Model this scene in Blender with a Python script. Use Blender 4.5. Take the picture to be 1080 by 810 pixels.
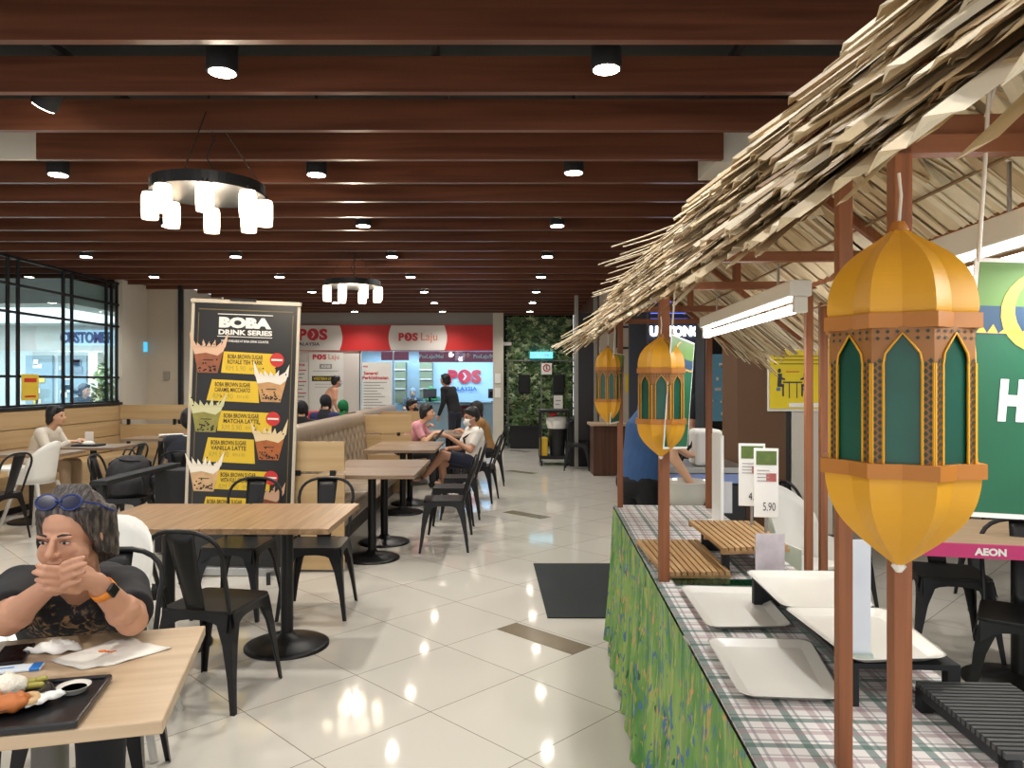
import bpy, bmesh, math, random
from mathutils import Vector, Matrix, Euler, Quaternion
PI = math.pi
random.seed(7)
SC = bpy.context.scene
COL = SC.collection
V = Vector
for o in list(bpy.data.objects): bpy.data.objects.remove(o)

# ------------------------------------------------------------------ camera, world, exposure
F, CX, CY, CH = 785.0, 535.0, 403.0, 1.5
cam = bpy.data.cameras.new('camera'); camo = bpy.data.objects.new('camera', cam); COL.objects.link(camo)
camo.location = (0, 0, CH); camo.rotation_euler = (PI/2, 0, 0)
cam.sensor_width = 36; cam.lens = F/1080*36; cam.shift_x = (540-CX)/1080; cam.shift_y = (CY-405)/1080
cam.clip_start = 0.05
SC.camera = camo
SC.view_settings.view_transform = 'Standard'; SC.view_settings.look = 'None'
SC.view_settings.exposure = 0.82; SC.view_settings.gamma = 1; SC.view_settings.use_curve_mapping = False
w = bpy.data.worlds.new('world'); SC.world = w; w.use_nodes = True
w.node_tree.nodes['Background'].inputs[0].default_value = (0.98, 0.98, 1.0, 1)
w.node_tree.nodes['Background'].inputs[1].default_value = 0.78
LAMP_W = 42.0

def P(px, py, D):
    return V(((px-CX)/F*D, D, CH-(py-CY)/F*D))
def FX(px, D): return (px-CX)/F*D
def FZ(py, D): return CH-(py-CY)/F*D

# ------------------------------------------------------------------ materials
def lin(c):
    return tuple(((x/255)/12.92 if x/255 <= .04045 else (((x/255)+.055)/1.055)**2.4) for x in c) + (1,)
MATS = {}
def M(name, rgb, rough=.5, metal=0, emit=0, spec=.5, var=0, vscale=8, ecol=None, bump=0):
    if name in MATS: return MATS[name]
    m = bpy.data.materials.new(name); m.use_nodes = True; nt = m.node_tree
    b = nt.nodes['Principled BSDF']
    b.inputs['Base Color'].default_value = lin(rgb); b.inputs['Roughness'].default_value = rough
    b.inputs['Metallic'].default_value = metal; b.inputs['Specular IOR Level'].default_value = spec
    if emit:
        b.inputs['Emission Color'].default_value = lin(ecol or rgb); b.inputs['Emission Strength'].default_value = emit
    tc = nt.nodes.new('ShaderNodeTexCoord'); n = nt.nodes.new('ShaderNodeTexNoise'); n.inputs['Scale'].default_value = vscale
    nt.links.new(tc.outputs['Object'], n.inputs['Vector'])
    if var:
        r = nt.nodes.new('ShaderNodeMix'); r.data_type = 'RGBA'
        c = lin(rgb); r.inputs[6].default_value = tuple(min(1, x*(1-var)) for x in c[:3])+(1,)
        r.inputs[7].default_value = tuple(min(1, x*(1+var)) for x in c[:3])+(1,)
        nt.links.new(n.outputs['Fac'], r.inputs[0]); nt.links.new(r.outputs[2], b.inputs['Base Color'])
    if bump:
        bp = nt.nodes.new('ShaderNodeBump'); bp.inputs['Strength'].default_value = bump; bp.inputs['Distance'].default_value = .01
        nt.links.new(n.outputs['Fac'], bp.inputs['Height']); nt.links.new(bp.outputs[0], b.inputs['Normal'])
    MATS[name] = m
    return m
def wood(name, c1, c2, rough=.45, axis=0, scale=1.0, spec=.4, world=False):
    if name in MATS: return MATS[name]
    m = bpy.data.materials.new(name); m.use_nodes = True; nt = m.node_tree; b = nt.nodes['Principled BSDF']
    b.inputs['Roughness'].default_value = rough; b.inputs['Specular IOR Level'].default_value = spec
    tc = nt.nodes.new('ShaderNodeTexCoord'); mp = nt.nodes.new('ShaderNodeMapping')
    s = [38*scale]*3; s[axis] = 1.6*scale; mp.inputs['Scale'].default_value = s
    n = nt.nodes.new('ShaderNodeTexNoise'); n.inputs['Scale'].default_value = 1; n.inputs['Detail'].default_value = 5; n.inputs['Distortion'].default_value = .6
    r = nt.nodes.new('ShaderNodeValToRGB'); r.color_ramp.elements[0].position = .32; r.color_ramp.elements[1].position = .68
    r.color_ramp.elements[0].color = lin(c1); r.color_ramp.elements[1].color = lin(c2)
    nt.links.new(tc.outputs['Object'], mp.inputs[0]); nt.links.new(mp.outputs[0], n.inputs['Vector'])
    nt.links.new(n.outputs['Fac'], r.inputs[0]); nt.links.new(r.outputs[0], b.inputs['Base Color'])
    MATS[name] = m
    return m
def glass(name, tint=(235, 245, 245), refl=.12):
    if name in MATS: return MATS[name]
    m = bpy.data.materials.new(name); m.use_nodes = True; nt = m.node_tree
    for n in list(nt.nodes): nt.nodes.remove(n)
    o = nt.nodes.new('ShaderNodeOutputMaterial'); t = nt.nodes.new('ShaderNodeBsdfTransparent'); g = nt.nodes.new('ShaderNodeBsdfGlossy')
    mx = nt.nodes.new('ShaderNodeMixShader'); t.inputs[0].default_value = lin(tint); g.inputs['Roughness'].default_value = .02
    mx.inputs[0].default_value = refl
    nt.links.new(t.outputs[0], mx.inputs[1]); nt.links.new(g.outputs[0], mx.inputs[2]); nt.links.new(mx.outputs[0], o.inputs[0])
    MATS[name] = m
    return m

blk = M('black_metal', (24, 24, 25), .38, .3, var=.25, vscale=14)
blkm = M('black_matte', (22, 22, 24), .7)
frame_blk = M('frame_black', (16, 18, 19), .45)
chrome = M('brushed_steel', (170, 170, 168), .3, .9)
white = M('white_plastic', (235, 233, 226), .35)
paper = M('white_paper', (238, 236, 230), .8)
cream = M('cream_wall', (205, 198, 184), .75, var=.04, vscale=2)
beige = M('beige_wall', (190, 178, 160), .75, var=.04, vscale=2)
tabwood = wood('table_oak', (128, 99, 70), (164, 132, 98), .38, axis=1, scale=.8)
tabwoodx = wood('table_oak_grey', (122, 100, 80), (154, 130, 106), .35, axis=0, scale=.8)
palewood = wood('table_pale_ash', (178, 152, 122), (194, 170, 140), .35, axis=0, scale=.6)
panwood = wood('panel_maple', (180, 150, 108), (196, 168, 126), .42, axis=0, scale=.35)
panwoody = wood('panel_maple_long', (180, 150, 108), (196, 168, 126), .42, axis=1, scale=.35)
slatwood = wood('slat_walnut', (86, 49, 34), (116, 71, 50), .3, axis=0, scale=.4)
postwood = wood('post_redwood', (112, 64, 36), (146, 90, 54), .5, axis=2, scale=1)
beamwood = wood('beam_redwood', (120, 72, 46), (148, 94, 62), .5, axis=0, scale=1)
leather = M('taupe_leather', (150, 132, 112), .42, var=.08, vscale=5)

# ------------------------------------------------------------------ mesh builder
def mat_to(d):
    d = V(d).normalized()
    return d.to_track_quat('Z', 'Y').to_matrix()
_txt = {}
def text_mesh(body, bold=.0, spacing=1.0):
    k = (body, bold, spacing)
    if k in _txt: return _txt[k]
    c = bpy.data.curves.new('t', 'FONT'); c.body = body; c.size = 1; c.offset = bold; c.space_character = spacing; c.resolution_u = 3
    c.align_x = 'CENTER'; c.align_y = 'CENTER'
    o = bpy.data.objects.new('t', c); COL.objects.link(o)
    dg = bpy.context.evaluated_depsgraph_get(); dg.update()
    me = bpy.data.meshes.new_from_object(o.evaluated_get(dg))
    vs = [v.co.copy() for v in me.vertices]; fs = [tuple(p.vertices) for p in me.polygons]
    bpy.data.objects.remove(o); bpy.data.meshes.remove(me); bpy.data.curves.remove(c)
    xs = [v.x for v in vs]; ys = [v.y for v in vs]
    cx, cy = (min(xs)+max(xs))/2, (min(ys)+max(ys))/2
    wd, hd = max(xs)-min(xs), max(ys)-min(ys)
    vs = [V(((v.x-cx)/wd, (v.y-cy)/hd, 0)) for v in vs]
    _txt[k] = (vs, fs)
    return _txt[k]
class MB:
    def __init__(s): s.v = []; s.f = []; s.m = []; s.mats = []; s.sm = []; s.T = Matrix.Identity(4)
    def mi(s, m):
        if m is None: m = s.mats[0] if s.mats else None
        if m not in s.mats: s.mats.append(m)
        return s.mats.index(m)
    def add(s, vs, fs, m=None, smooth=False, flip=False):
        b = len(s.v); s.v += [s.T @ V(v) for v in vs]; i = s.mi(m)
        for f in fs:
            s.f.append(tuple(b+k for k in (reversed(f) if flip else f))); s.m.append(i); s.sm.append(smooth)
        return s
    def box(s, c, d, m=None, R=None):
        hx, hy, hz = d[0]/2, d[1]/2, d[2]/2
        vs = [V((x, y, z)) for x in (-hx, hx) for y in (-hy, hy) for z in (-hz, hz)]
        if R is not None: vs = [R @ v for v in vs]
        vs = [V(c)+v for v in vs]
        return s.add(vs, [(0, 1, 3, 2), (4, 6, 7, 5), (0, 4, 5, 1), (2, 3, 7, 6), (0, 2, 6, 4), (1, 5, 7, 3)], m)
    def bb(s, a, b, m=None):
        a = V(a); b = V(b)
        return s.box((a+b)/2, [abs(q) for q in (b-a)], m)
    def bar(s, p0, p1, w_, h_, m=None):
        p0 = V(p0); p1 = V(p1); R = mat_to(p1-p0)
        return s.box((p0+p1)/2, (w_, h_, (p1-p0).length), m, R)
    def cyl(s, p0, p1, r0, r1=None, n=14, m=None, caps=True, smooth=True):
        r1 = r0 if r1 is None else r1; p0 = V(p0); p1 = V(p1); R = mat_to(p1-p0)
        vs = []
        for p, r in ((p0, r0), (p1, r1)):
            for k in range(n):
                a = 2*PI*k/n; vs.append(p+R @ V((r*math.cos(a), r*math.sin(a), 0)))
        s.add(vs, [(k, (k+1) % n, n+(k+1) % n, n+k) for k in range(n)], m, smooth)
        if caps: s.add(vs, [tuple(reversed(range(n))), tuple(range(n, 2*n))], m)
        return s
    def tube(s, pts, r, n=8, m=None, closed=False, smooth=True):
        pts = [V(p) for p in pts]; N = len(pts); rs = r if isinstance(r, (list, tuple)) else [r]*N
        vs = []; up = None
        for i, p in enumerate(pts):
            if closed: t = pts[(i+1) % N]-pts[i-1]
            else: t = pts[min(i+1, N-1)]-pts[max(i-1, 0)]
            t.normalize()
            if up is None: up = V((0, 0, 1)) if abs(t.z) < .9 else V((1, 0, 0))
            a = t.cross(up)
            if a.length < 1e-4: a = t.orthogonal()
            a.normalize(); b = a.cross(t); b.normalize(); up = b
            for k in range(n):
                q = 2*PI*k/n; vs.append(p+(a*math.cos(q)+b*math.sin(q))*rs[i])
        fs = []
        for i in range(N if closed else N-1):
            j = (i+1) % N
            for k in range(n): fs.append((i*n+k, j*n+k, j*n+(k+1) % n, i*n+(k+1) % n))
        s.add(vs, fs, m, smooth)
        if not closed: s.add(vs, [tuple(range(n)), tuple(reversed(range((N-1)*n, N*n)))], m)
        return s
    def lathe(s, prof, c=(0, 0, 0), n=24, m=None, smooth=True, sx=1, sy=1):
        vs = []; c = V(c)
        for r, z in prof:
            for k in range(n):
                a = 2*PI*k/n; vs.append(c+V((r*sx*math.cos(a), r*sy*math.sin(a), z)))
        fs = [(i*n+k, i*n+(k+1) % n, (i+1)*n+(k+1) % n, (i+1)*n+k) for i in range(len(prof)-1) for k in range(n)]
        s.add(vs, fs, m, smooth)
        if prof[0][0] > 1e-5: s.add(vs[:n], [tuple(reversed(range(n)))], m)
        if prof[-1][0] > 1e-5: s.add(vs[-n:], [tuple(range(n))], m)
        return s
    def loft(s, rings, n=16, m=None, smooth=True, R=None):
        # rings: (centre, rx, ry) ; cross-section axes default world x,y, or given R
        vs = []
        for c, rx, ry in rings:
            for k in range(n):
                a = 2*PI*k/n; q = V((rx*math.cos(a), ry*math.sin(a), 0))
                vs.append(V(c)+(R @ q if R is not None else q))
        fs = [(i*n+k, i*n+(k+1) % n, (i+1)*n+(k+1) % n, (i+1)*n+k) for i in range(len(rings)-1) for k in range(n)]
        s.add(vs, fs, m, smooth); s.add(vs[:n], [tuple(reversed(range(n)))], m); s.add(vs[-n:], [tuple(range(n))], m)
        return s
    def ball(s, c, r, m=None, n=12, R=None, smooth=True):
        r = (r, r, r) if not isinstance(r, (tuple, list)) else r
        vs = []; fs = []; h = n//2+1
        for i in range(1, h):
            t = PI*i/h
            for k in range(n):
                a = 2*PI*k/n; q = V((r[0]*math.sin(t)*math.cos(a), r[1]*math.sin(t)*math.sin(a), -r[2]*math.cos(t)))
                vs.append(V(c)+(R @ q if R is not None else q))
        q0 = V((0, 0, -r[2])); q1 = V((0, 0, r[2]))
        vs.append(V(c)+(R @ q0 if R is not None else q0)); vs.append(V(c)+(R @ q1 if R is not None else q1))
        for i in range(h-2):
            for k in range(n): fs.append((i*n+k, i*n+(k+1) % n, (i+1)*n+(k+1) % n, (i+1)*n+k))
        a, b = len(vs)-2, len(vs)-1
        for k in range(n): fs.append((a, (k+1) % n, k)); fs.append((b, (h-2)*n+k, (h-2)*n+(k+1) % n))
        return s.add(vs, fs, m, smooth)
    def caps(s, p0, p1, r0, r1, m=None, n=12):
        s.cyl(p0, p1, r0, r1, n, m, caps=True); s.ball(p0, r0, m, n); s.ball(p1, r1, m, n)
        return s
    def poly(s, pts, m=None): return s.add(pts, [tuple(range(len(pts)))], m)
    def prism(s, outline, z0, z1, m=None):
        n = len(outline)
        vs = [V((x, y, z0)) for x, y in outline]+[V((x, y, z1)) for x, y in outline]
        return s.add(vs, [tuple(reversed(range(n))), tuple(range(n, 2*n))]+[(k, (k+1) % n, n+(k+1) % n, n+k) for k in range(n)], m)
    def text(s, body, c, wd, ht, ux=(1, 0, 0), uz=(0, 0, 1), m=None, bold=.0, spacing=1.0):
        vs, fs = text_mesh(body, bold, spacing); ux = V(ux); uz = V(uz); c = V(c)
        return s.add([c+ux*(v.x*wd)+uz*(v.y*ht) for v in vs], fs, m)
    def build(s, name, parent=None, bevel=0, seg=2, subsurf=0, solid=0, weld=False):
        me = bpy.data.meshes.new(name); me.from_pydata([tuple(v) for v in s.v], [], s.f)
        for m in s.mats: me.materials.append(m)
        for p, i, q in zip(me.polygons, s.m, s.sm): p.material_index = i; p.use_smooth = q
        me.validate()
        o = bpy.data.objects.new(name, me); COL.objects.link(o)
        if parent is not None: o.parent = parent
        if weld: o.modifiers.new('weld', 'WELD')
        if solid:
            q = o.modifiers.new('solid', 'SOLIDIFY'); q.thickness = solid; q.offset = 0
        if bevel:
            q = o.modifiers.new('bevel', 'BEVEL'); q.width = bevel; q.segments = seg; q.limit_method = 'ANGLE'; q.angle_limit = .7
        if subsurf:
            q = o.modifiers.new('sub', 'SUBSURF'); q.levels = subsurf; q.render_levels = subsurf
        return o
def remesh(mb, name, parent, mat, voxel=.01, smooth=4, origin=None):
    """join overlapping volumes into one continuous skin"""
    me = bpy.data.meshes.new('tmp'); off = V(origin) if origin is not None else V((0, 0, 0))
    me.from_pydata([tuple(v) for v in mb.v], [], mb.f)
    o = bpy.data.objects.new('tmp', me); COL.objects.link(o)
    q = o.modifiers.new('r', 'REMESH'); q.mode = 'VOXEL'; q.voxel_size = voxel; q.use_smooth_shade = True
    if smooth:
        q = o.modifiers.new('s', 'SMOOTH'); q.iterations = smooth; q.factor = .6
    dg = bpy.context.evaluated_depsgraph_get(); dg.update()
    m2 = bpy.data.meshes.new_from_object(o.evaluated_get(dg)); m2.name = name
    bpy.data.objects.remove(o); bpy.data.meshes.remove(me)
    m2.materials.clear(); m2.materials.append(mat)
    for p in m2.polygons: p.use_smooth = True
    r = bpy.data.objects.new(name, m2); COL.objects.link(r); r.parent = parent
    return r
def tag(o, label, cat, group=None, kind=None):
    o['label'] = label; o['category'] = cat
    if group: o['group'] = group
    if kind: o['kind'] = kind
    return o
def thing(name, label, cat, loc=(0, 0, 0), rz=0, group=None):
    o = bpy.data.objects.new(name, None); COL.objects.link(o); o.location = loc; o.rotation_euler = (0, 0, rz); o.empty_display_size = .1
    return tag(o, label, cat, group)
def struct(o): o['kind'] = 'structure'; return o
def kids(o): return [c for c in bpy.data.objects if c.parent == o]
def dup(root, loc, rz, label, group=None, name=None):
    r = root.copy(); COL.objects.link(r); r.location = loc; r.rotation_euler = (0, 0, rz); r['label'] = label
    if group: r['group'] = group
    for ch in kids(root):
        c = ch.copy(); COL.objects.link(c); c.parent = r
        for g in kids(ch):
            d = g.copy(); COL.objects.link(d); d.parent = c
            if d.type == 'LIGHT': pass
    return r
def spotlight(parent, loc, power, size=2.4, r=.05, col=(1, .96, .90), blend=.7, rot=(0, 0, 0)):
    l = bpy.data.lights.new('lamp_light', 'SPOT'); l.energy = power; l.spot_size = size; l.spot_blend = blend; l.shadow_soft_size = r; l.color = col
    o = bpy.data.objects.new('lamp_light', l); COL.objects.link(o); o.location = loc; o.rotation_euler = rot; o.parent = parent
    return o
def arealight(parent, loc, power, sx, sy, col=(1, 1, 1), rot=(0, 0, 0)):
    l = bpy.data.lights.new('panel_light', 'AREA'); l.shape = 'RECTANGLE'; l.size = sx; l.size_y = sy; l.energy = power; l.color = col
    o = bpy.data.objects.new('panel_light', l); COL.objects.link(o); o.location = loc; o.rotation_euler = rot; o.parent = parent
    return o
# ================================================================== THE SETTING
# floor of 60 cm polished tiles laid on the diagonal
fm = bpy.data.materials.new('floor_tiles'); fm.use_nodes = True; nt = fm.node_tree; b_ = nt.nodes['Principled BSDF']
tc = nt.nodes.new('ShaderNodeTexCoord'); mp = nt.nodes.new('ShaderNodeMapping'); mp.inputs['Rotation'].default_value = (0, 0, -PI/4)
mp.inputs['Location'].default_value = (-.347, -.242, 0)
br = nt.nodes.new('ShaderNodeTexBrick'); br.offset = 0; br.squash = 1
br.inputs['Scale'].default_value = 1; br.inputs['Brick Width'].default_value = .6; br.inputs['Row Height'].default_value = .6
br.inputs['Mortar Size'].default_value = .0022; br.inputs['Mortar Smooth'].default_value = .1
br.inputs['Color1'].default_value = lin((208, 203, 193)); br.inputs['Color2'].default_value = lin((202, 197, 187)); br.inputs['Mortar'].default_value = lin((128, 116, 100))
nz = nt.nodes.new('ShaderNodeTexNoise'); nz.inputs['Scale'].default_value = 3.5; nz.inputs['Detail'].default_value = 4
mr = nt.nodes.new('ShaderNodeMapRange'); mr.inputs[3].default_value = .04; mr.inputs[4].default_value = .085
nt.links.new(tc.outputs['Object'], mp.inputs[0]); nt.links.new(mp.outputs[0], br.inputs['Vector']); nt.links.new(br.outputs['Color'], b_.inputs['Base Color'])
nt.links.new(tc.outputs['Object'], nz.inputs['Vector']); nt.links.new(nz.outputs['Fac'], mr.inputs[0]); nt.links.new(mr.outputs[0], b_.inputs['Roughness'])
b_.inputs['Specular IOR Level'].default_value = .5
struct(MB().bb((-12, -2, -.06), (7, 21, 0), fm).build('floor'))
accent = M('brown_tile', (128, 116, 98), .2, var=.1)
s2 = .7071
for k, (cx, cy) in enumerate(((.207, 4.365), (.215, 8.42), (.24, 12.4), (.25, 16.2))):
    m = MB(); a = V((s2, -s2, 0)); b = V((s2, s2, 0)); c = V((cx, cy, .0012))
    m.box(c, (.6, .17, .0016), accent, Matrix.Rotation(-PI/4, 3, 'Z'))
    o = struct(m.build('floor_accent_tile'))
# plenum above the slats and the slats themselves
plen = M('plenum_dark', (38, 40, 40), .9)
struct(MB().bb((-12, -2, 3.75), (7, 18, 3.85), plen).build('ceiling'))
for k in range(-5, 24):
    D = 3.36+.6*k
    x1 = 2.7 if D < 5.0 else (1.5 if D < 5.6 else 1.78)
    x0 = -12 if D < 5.0 or D > 5.6 else FX(38, 5.16)
    if D > 12.6: x0 = -5.4
    o = MB().bb((x0, D, 3.045), (x1, D+.048, 3.235), slatwood).build('trim_%d' % (k+6)); struct(o)
# carrier rails and ducts above slats
m = MB()
for x in (-10.5, -8.5, -6.8, -4.6, -2.4, -.4, 1.2): m.bb((x, -1, 3.24), (x+.04, 17.2, 3.28), blkm)
struct(m.build('trim_40'))
m = MB(); m.cyl((-3.4, 4.3, 3.5), (2.5, 4.3, 3.5), .12, m=plen); m.cyl((-5.4, 3.1, 3.48), (2.5, 3.1, 3.48), .07, m=plen)
tag(m.build('ceiling_duct'), 'dark round duct above the nearest wooden ceiling slats', 'duct')
m = MB().bb((-6.4, 5.16, 3.045), (FX(38, 5.16), 5.20, 3.36), cream)
struct(m.build('trim_41', bevel=.004))
struct(MB().bb((1.46, 5.22, 3.045), (1.79, 5.7, 3.36), cream).build('trim_39'))
# plain ceiling right of the slats
struct(MB().bb((1.80, 5.2, 3.05), (7, 18, 3.2), cream).build('ceiling_right'))

# ---- left side: half wall of maple boards with black framed glazing above
m = MB(); WX = -6.0
m.bb((WX-.12, 2.0, 0), (WX-.03, 11.6, 1.15), panwoody)
for z0, z1 in ((.46, .68), (.69, .91), (.92, 1.14)): m.bb((WX-.03, 2.0, z0), (WX, 11.6, z1), panwoody)
m.bb((WX-.14, 2.0, 1.15), (WX+.01, 11.6, 1.19), frame_blk)
struct(m.build('wall_left', bevel=.004))
wg = bpy.data.objects.new('window_1', None); COL.objects.link(wg); struct(wg)
m = MB()
for z in (1.20, 1.57, 2.36, 2.70, 3.03): m.bb((WX-.08, 2.0, z-.016), (WX-.045, 11.6, z+.016), frame_blk)
for D in (3.4, 5.2, 7.0, 9.03, 9.22, 10.16, 10.36, 11.25, 11.40, 11.55): m.bb((WX-.08, D-.016, 1.19), (WX-.045, D+.016, 3.05), frame_blk)
m.build('window_frame', wg)
MB().bb((WX-.063, 2.0, 1.2), (WX-.057, 11.55, 3.04), glass('shop_glass')).build('pane', wg)
st = M('yellow_sticker', (222, 190, 60), .6); stw = M('sticker_red', (190, 50, 30), .6)
m = MB(); yc = 9.07; m.bb((WX-.040, yc+.18, 1.27), (WX-.036, yc+.52, 1.6), st); m.bb((WX-.035, yc+.23, 1.5), (WX-.033, yc+.47, 1.55), stw)
m.bb((WX-.035, yc+.24, 1.31), (WX-.033, yc+.46, 1.33), stw)
m.bb((WX-.056, yc+.2, 1.3), (WX-.040, yc+.24, 1.34), st)
tag(m.build('window_notice'), 'yellow notice stuck inside the black framed window', 'notice')
# walls round the far left corner
struct(MB().bb((WX-.12, 11.6, 0), (WX, 12.4, 3.1), cream).build('wall_corner'))
struct(MB().bb((WX, 12.4, 0), (-5.42, 12.5, 3.1), beige).build('wall_alcove'))
struct(MB().bb((-5.52, 12.5, 0), (-5.42, 17.0, 3.1), cream).build('wall_side'))
struct(MB().bb((-5.46, 12.34, 0), (-5.4, 12.42, 3.1), frame_blk).build('trim_42'))
m = MB(); m.bb((-5.72, 12.36, 1.55), (-5.62, 12.4, 1.68), M('switch_grey', (150, 140, 128), .5))
tag(m.build('light_switch', bevel=.004), 'small grey switch plate on the beige alcove wall', 'switch')
m = MB(); bl = M('exit_blue', (70, 170, 215), .5, emit=.8); c = P(147, 366, 12.3)
m.bb((c.x-.13, 12.28, c.z-.08), (c.x+.13, 12.31, c.z+.08), bl); m.text('Keluar', (c.x, 12.275, c.z), .2, .07, m=white, bold=.02)
m.bb((c.x-.01, 12.31, c.z-.02), (c.x+.01, 12.4, c.z+.02), frame_blk)
tag(m.build('exit_sign'), 'small blue lit sign on the pale wall beside the black window frame', 'sign')
# neighbouring shop beyond the glass
shopw = M('shop_white', (205, 212, 212), .7, var=.05); 
struct(MB().bb((-12, 14.5, 0), (WX-.12, 14.6, 3.1), shopw).build('wall_shop_back'))
struct(MB().bb((-12.1, 2, 0), (-12, 14.5, 3.1), shopw).build('wall_shop_left'))
struct(MB().bb((-12, 10.4, 2.6), (WX-.13, 14.5, 2.95), shopw).build('ceiling_shop'))
dk = M('sign_blue', (20, 70, 120), .5, emit=.25)
t = thing('shop_sign', 'blue raised CUSTOME lettering on the white shop wall behind glass', 'sign', (0, 0, 0))
m = MB(); c0 = P(93, 356, 14.4)
MB().bb((-10.6, 11.0, 2.585), (-6.6, 13.6, 2.6), M('shop_fill_glow', (230, 240, 250), .5, emit=1.2)).build('shop_fill_panel')  # glowing panel added to brighten the dark shop interior
t2 = thing('fill_panel', 'added fill light panel in the shop beyond the glass', 'fill light', (-8.6, 12.3, 2.58)); bpy.data.objects['shop_fill_panel'].parent = t2; bpy.data.objects['shop_fill_panel'].location = (8.6, -12.3, -2.58); bpy.data.objects['shop_fill_panel'].name = 'diffuser'
arealight(t2, (0, 0, -.02), 130, 3.6, 2.2, (.92, .96, 1))
halo = M('sign_halo', (190, 225, 250), .5, emit=.35)
m.box(c0+V((0, .07, 0)), (1.12, .02, .30), halo); m.build('halo_plate', t)  # glowing plate draws the halo of light round the letters
m = MB(); m.text('CUSTOMER', c0+V((-.02, -.01, 0)), 1.02, .22, m=dk, bold=.03); m.build('lettering', t, solid=.03)
m = MB(); shp = M('shop_panel_blue', (142, 162, 172), .3); grey_ = M('notice_grey', (120, 128, 140), .7)
for a, b, y0, y1 in ((28, 56, 375, 432), (62, 92, 375, 432)):
    pa, pb = P(a, y1, 14.45), P(b, y0, 14.45); m.bb((pa.x, 14.42, pa.z), (pb.x, 14.48, pb.z), shp)
    for i in range(14):
        q = V((random.uniform(pa.x+.08, pb.x-.12), 14.4, random.uniform(pa.z+.1, pb.z-.1))); m.box(q, (random.uniform(.08, .2), .02, random.uniform(.05, .16)), random.choice((paper, cream, paper, grey_, st, shopw)))
tag(m.build('display_board'), 'blue-grey display boards with papers on the shop wall behind glass', 'display board')
m = MB(); pa, pb = P(96, 432, 14.3), P(106, 372, 14.3); m.bb((pa.x, 14.2, 0), (pb.x, 14.4, pb.z), white)
tag(m.build('shop_pillar'), 'narrow white pillar inside the shop right of the display boards', 'pillar')
def leafy(mb, c, rx, ry, rz, n, mats, sz):
    for i in range(n):
        a = random.uniform(0, 2*PI); t = random.uniform(-1, 1); r = random.random()**.4
        q = V((c[0]+rx*r*math.cos(a)*math.sqrt(1-t*t), c[1]+ry*r*math.sin(a)*math.sqrt(1-t*t), c[2]+rz*r*t))
        R = Euler((random.uniform(-1, 1), random.uniform(-1, 1), random.uniform(0, 6.3))).to_matrix()
        s_ = sz*random.uniform(.6, 1.2)
        mb.add([q+R @ V(v)*s_ for v in ((0, -1, 0), (.45, -.2, .12), (.3, .6, .05), (0, 1, 0), (-.3, .6, .05), (-.45, -.2, .12))], [(0, 1, 2, 3, 4, 5)], random.choice(mats))
gl = [M('leaf_green', (92, 122, 72), .5), M('leaf_dark', (48, 76, 46), .5), M('leaf_pale', (176, 188, 146), .5), M('leaf_mid', (122, 148, 98), .5)]
t = thing('potted_plant', 'leafy green plant inside the shop seen through the rightmost pane', 'plant', (P(112, 405, 14).x, 13.9, 0))
m = MB(); leafy(m, (0, 0, 1.35), .2, .2, .5, 260, gl, .07); m.cyl((0, 0, .4), (0, 0, 1.3), .02, m=gl[1]); m.build('foliage', t)
m = MB(); m.lathe([(.12, 0), (.17, .4), (.15, .4), (.14, .36)], m=white); m.build('pot', t)

# ---- back: post office front at D=17
SD = 17.0; k_ = SD/F
red = M('pos_red', (200, 38, 38), .5); posred = M('pos_letter_red', (205, 45, 60), .5); orange = M('pos_orange', (215, 105, 60), .5); navy = M('pos_navy', (40, 50, 80), .5)
signw = M('sign_white', (222, 214, 208), .55)
struct(MB().bb((-5.42, SD, 2.79), (FX(526, SD), SD+.12, 3.1), M('fascia_grey', (150, 145, 140), .6)).build('wall_back'))
pz = lambda y: FZ(y, SD); pxx = lambda x: FX(x, SD)
t = thing('shop_fascia', 'long red and white fascia board with two POS logos over the shopfront', 'sign')
m = MB(); m.bb((-5.42, SD-.06, pz(370)), (pxx(526), SD+.1, pz(343)), red)
m.build('sign_board', t)
def lens(m, xa, xb, c):   # white panel with bowed-in sides
    n = 10; z0, z1 = pz(369.5), pz(343.5); pts = []
    for i in range(n+1):
        u = i/n; z = z0+(z1-z0)*u; pts.append((pxx(xb)+.06*(math.sin(PI*u)), SD-.066, z))
    for i in range(n+1):
        u = 1-i/n; z = z0+(z1-z0)*u; pts.append((pxx(xa)-.06*(math.sin(PI*u)), SD-.066, z))
    m.poly(pts, c)
lp1 = MB(); lens(lp1, 290, 359, signw); lp1 = lp1.build('logo_panel', t); lp2 = MB(); lens(lp2, 413, 469, signw); lp2 = lp2.build('logo_panel', t)
def pos_logo(m, cx, cz, wd, ht, y, c=posred, arrow=signw):
    w3 = wd/3
    m.text('P', (cx-w3*.98, y, cz), w3*.78, ht, m=c, bold=.05); m.text('S', (cx+w3*.98, y, cz), w3*.8, ht, m=c, bold=.05)
    n = 24; m.poly([(cx+w3*.56*math.cos(2*PI*i/n), y-.001, cz+ht*.53*math.sin(2*PI*i/n)) for i in range(n)], c)
    a = ht*.22
    m.poly([(cx-a*.7, y-.004, cz+a*1.3), (cx-a*.1, y-.004, cz+a*1.3), (cx+a*.8, y-.004, cz), (cx-a*.1, y-.004, cz-a*1.3), (cx-a*.7, y-.004, cz-a*1.3), (cx+a*.15, y-.004, cz)], arrow)
m = MB(); pos_logo(m, pxx(331), pz(353), 33*k_, 12*k_, SD-.072); m.text('MALAYSIA', (pxx(325), SD-.072, pz(363)), 26*k_, 3.4*k_, m=navy, bold=.02)
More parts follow.
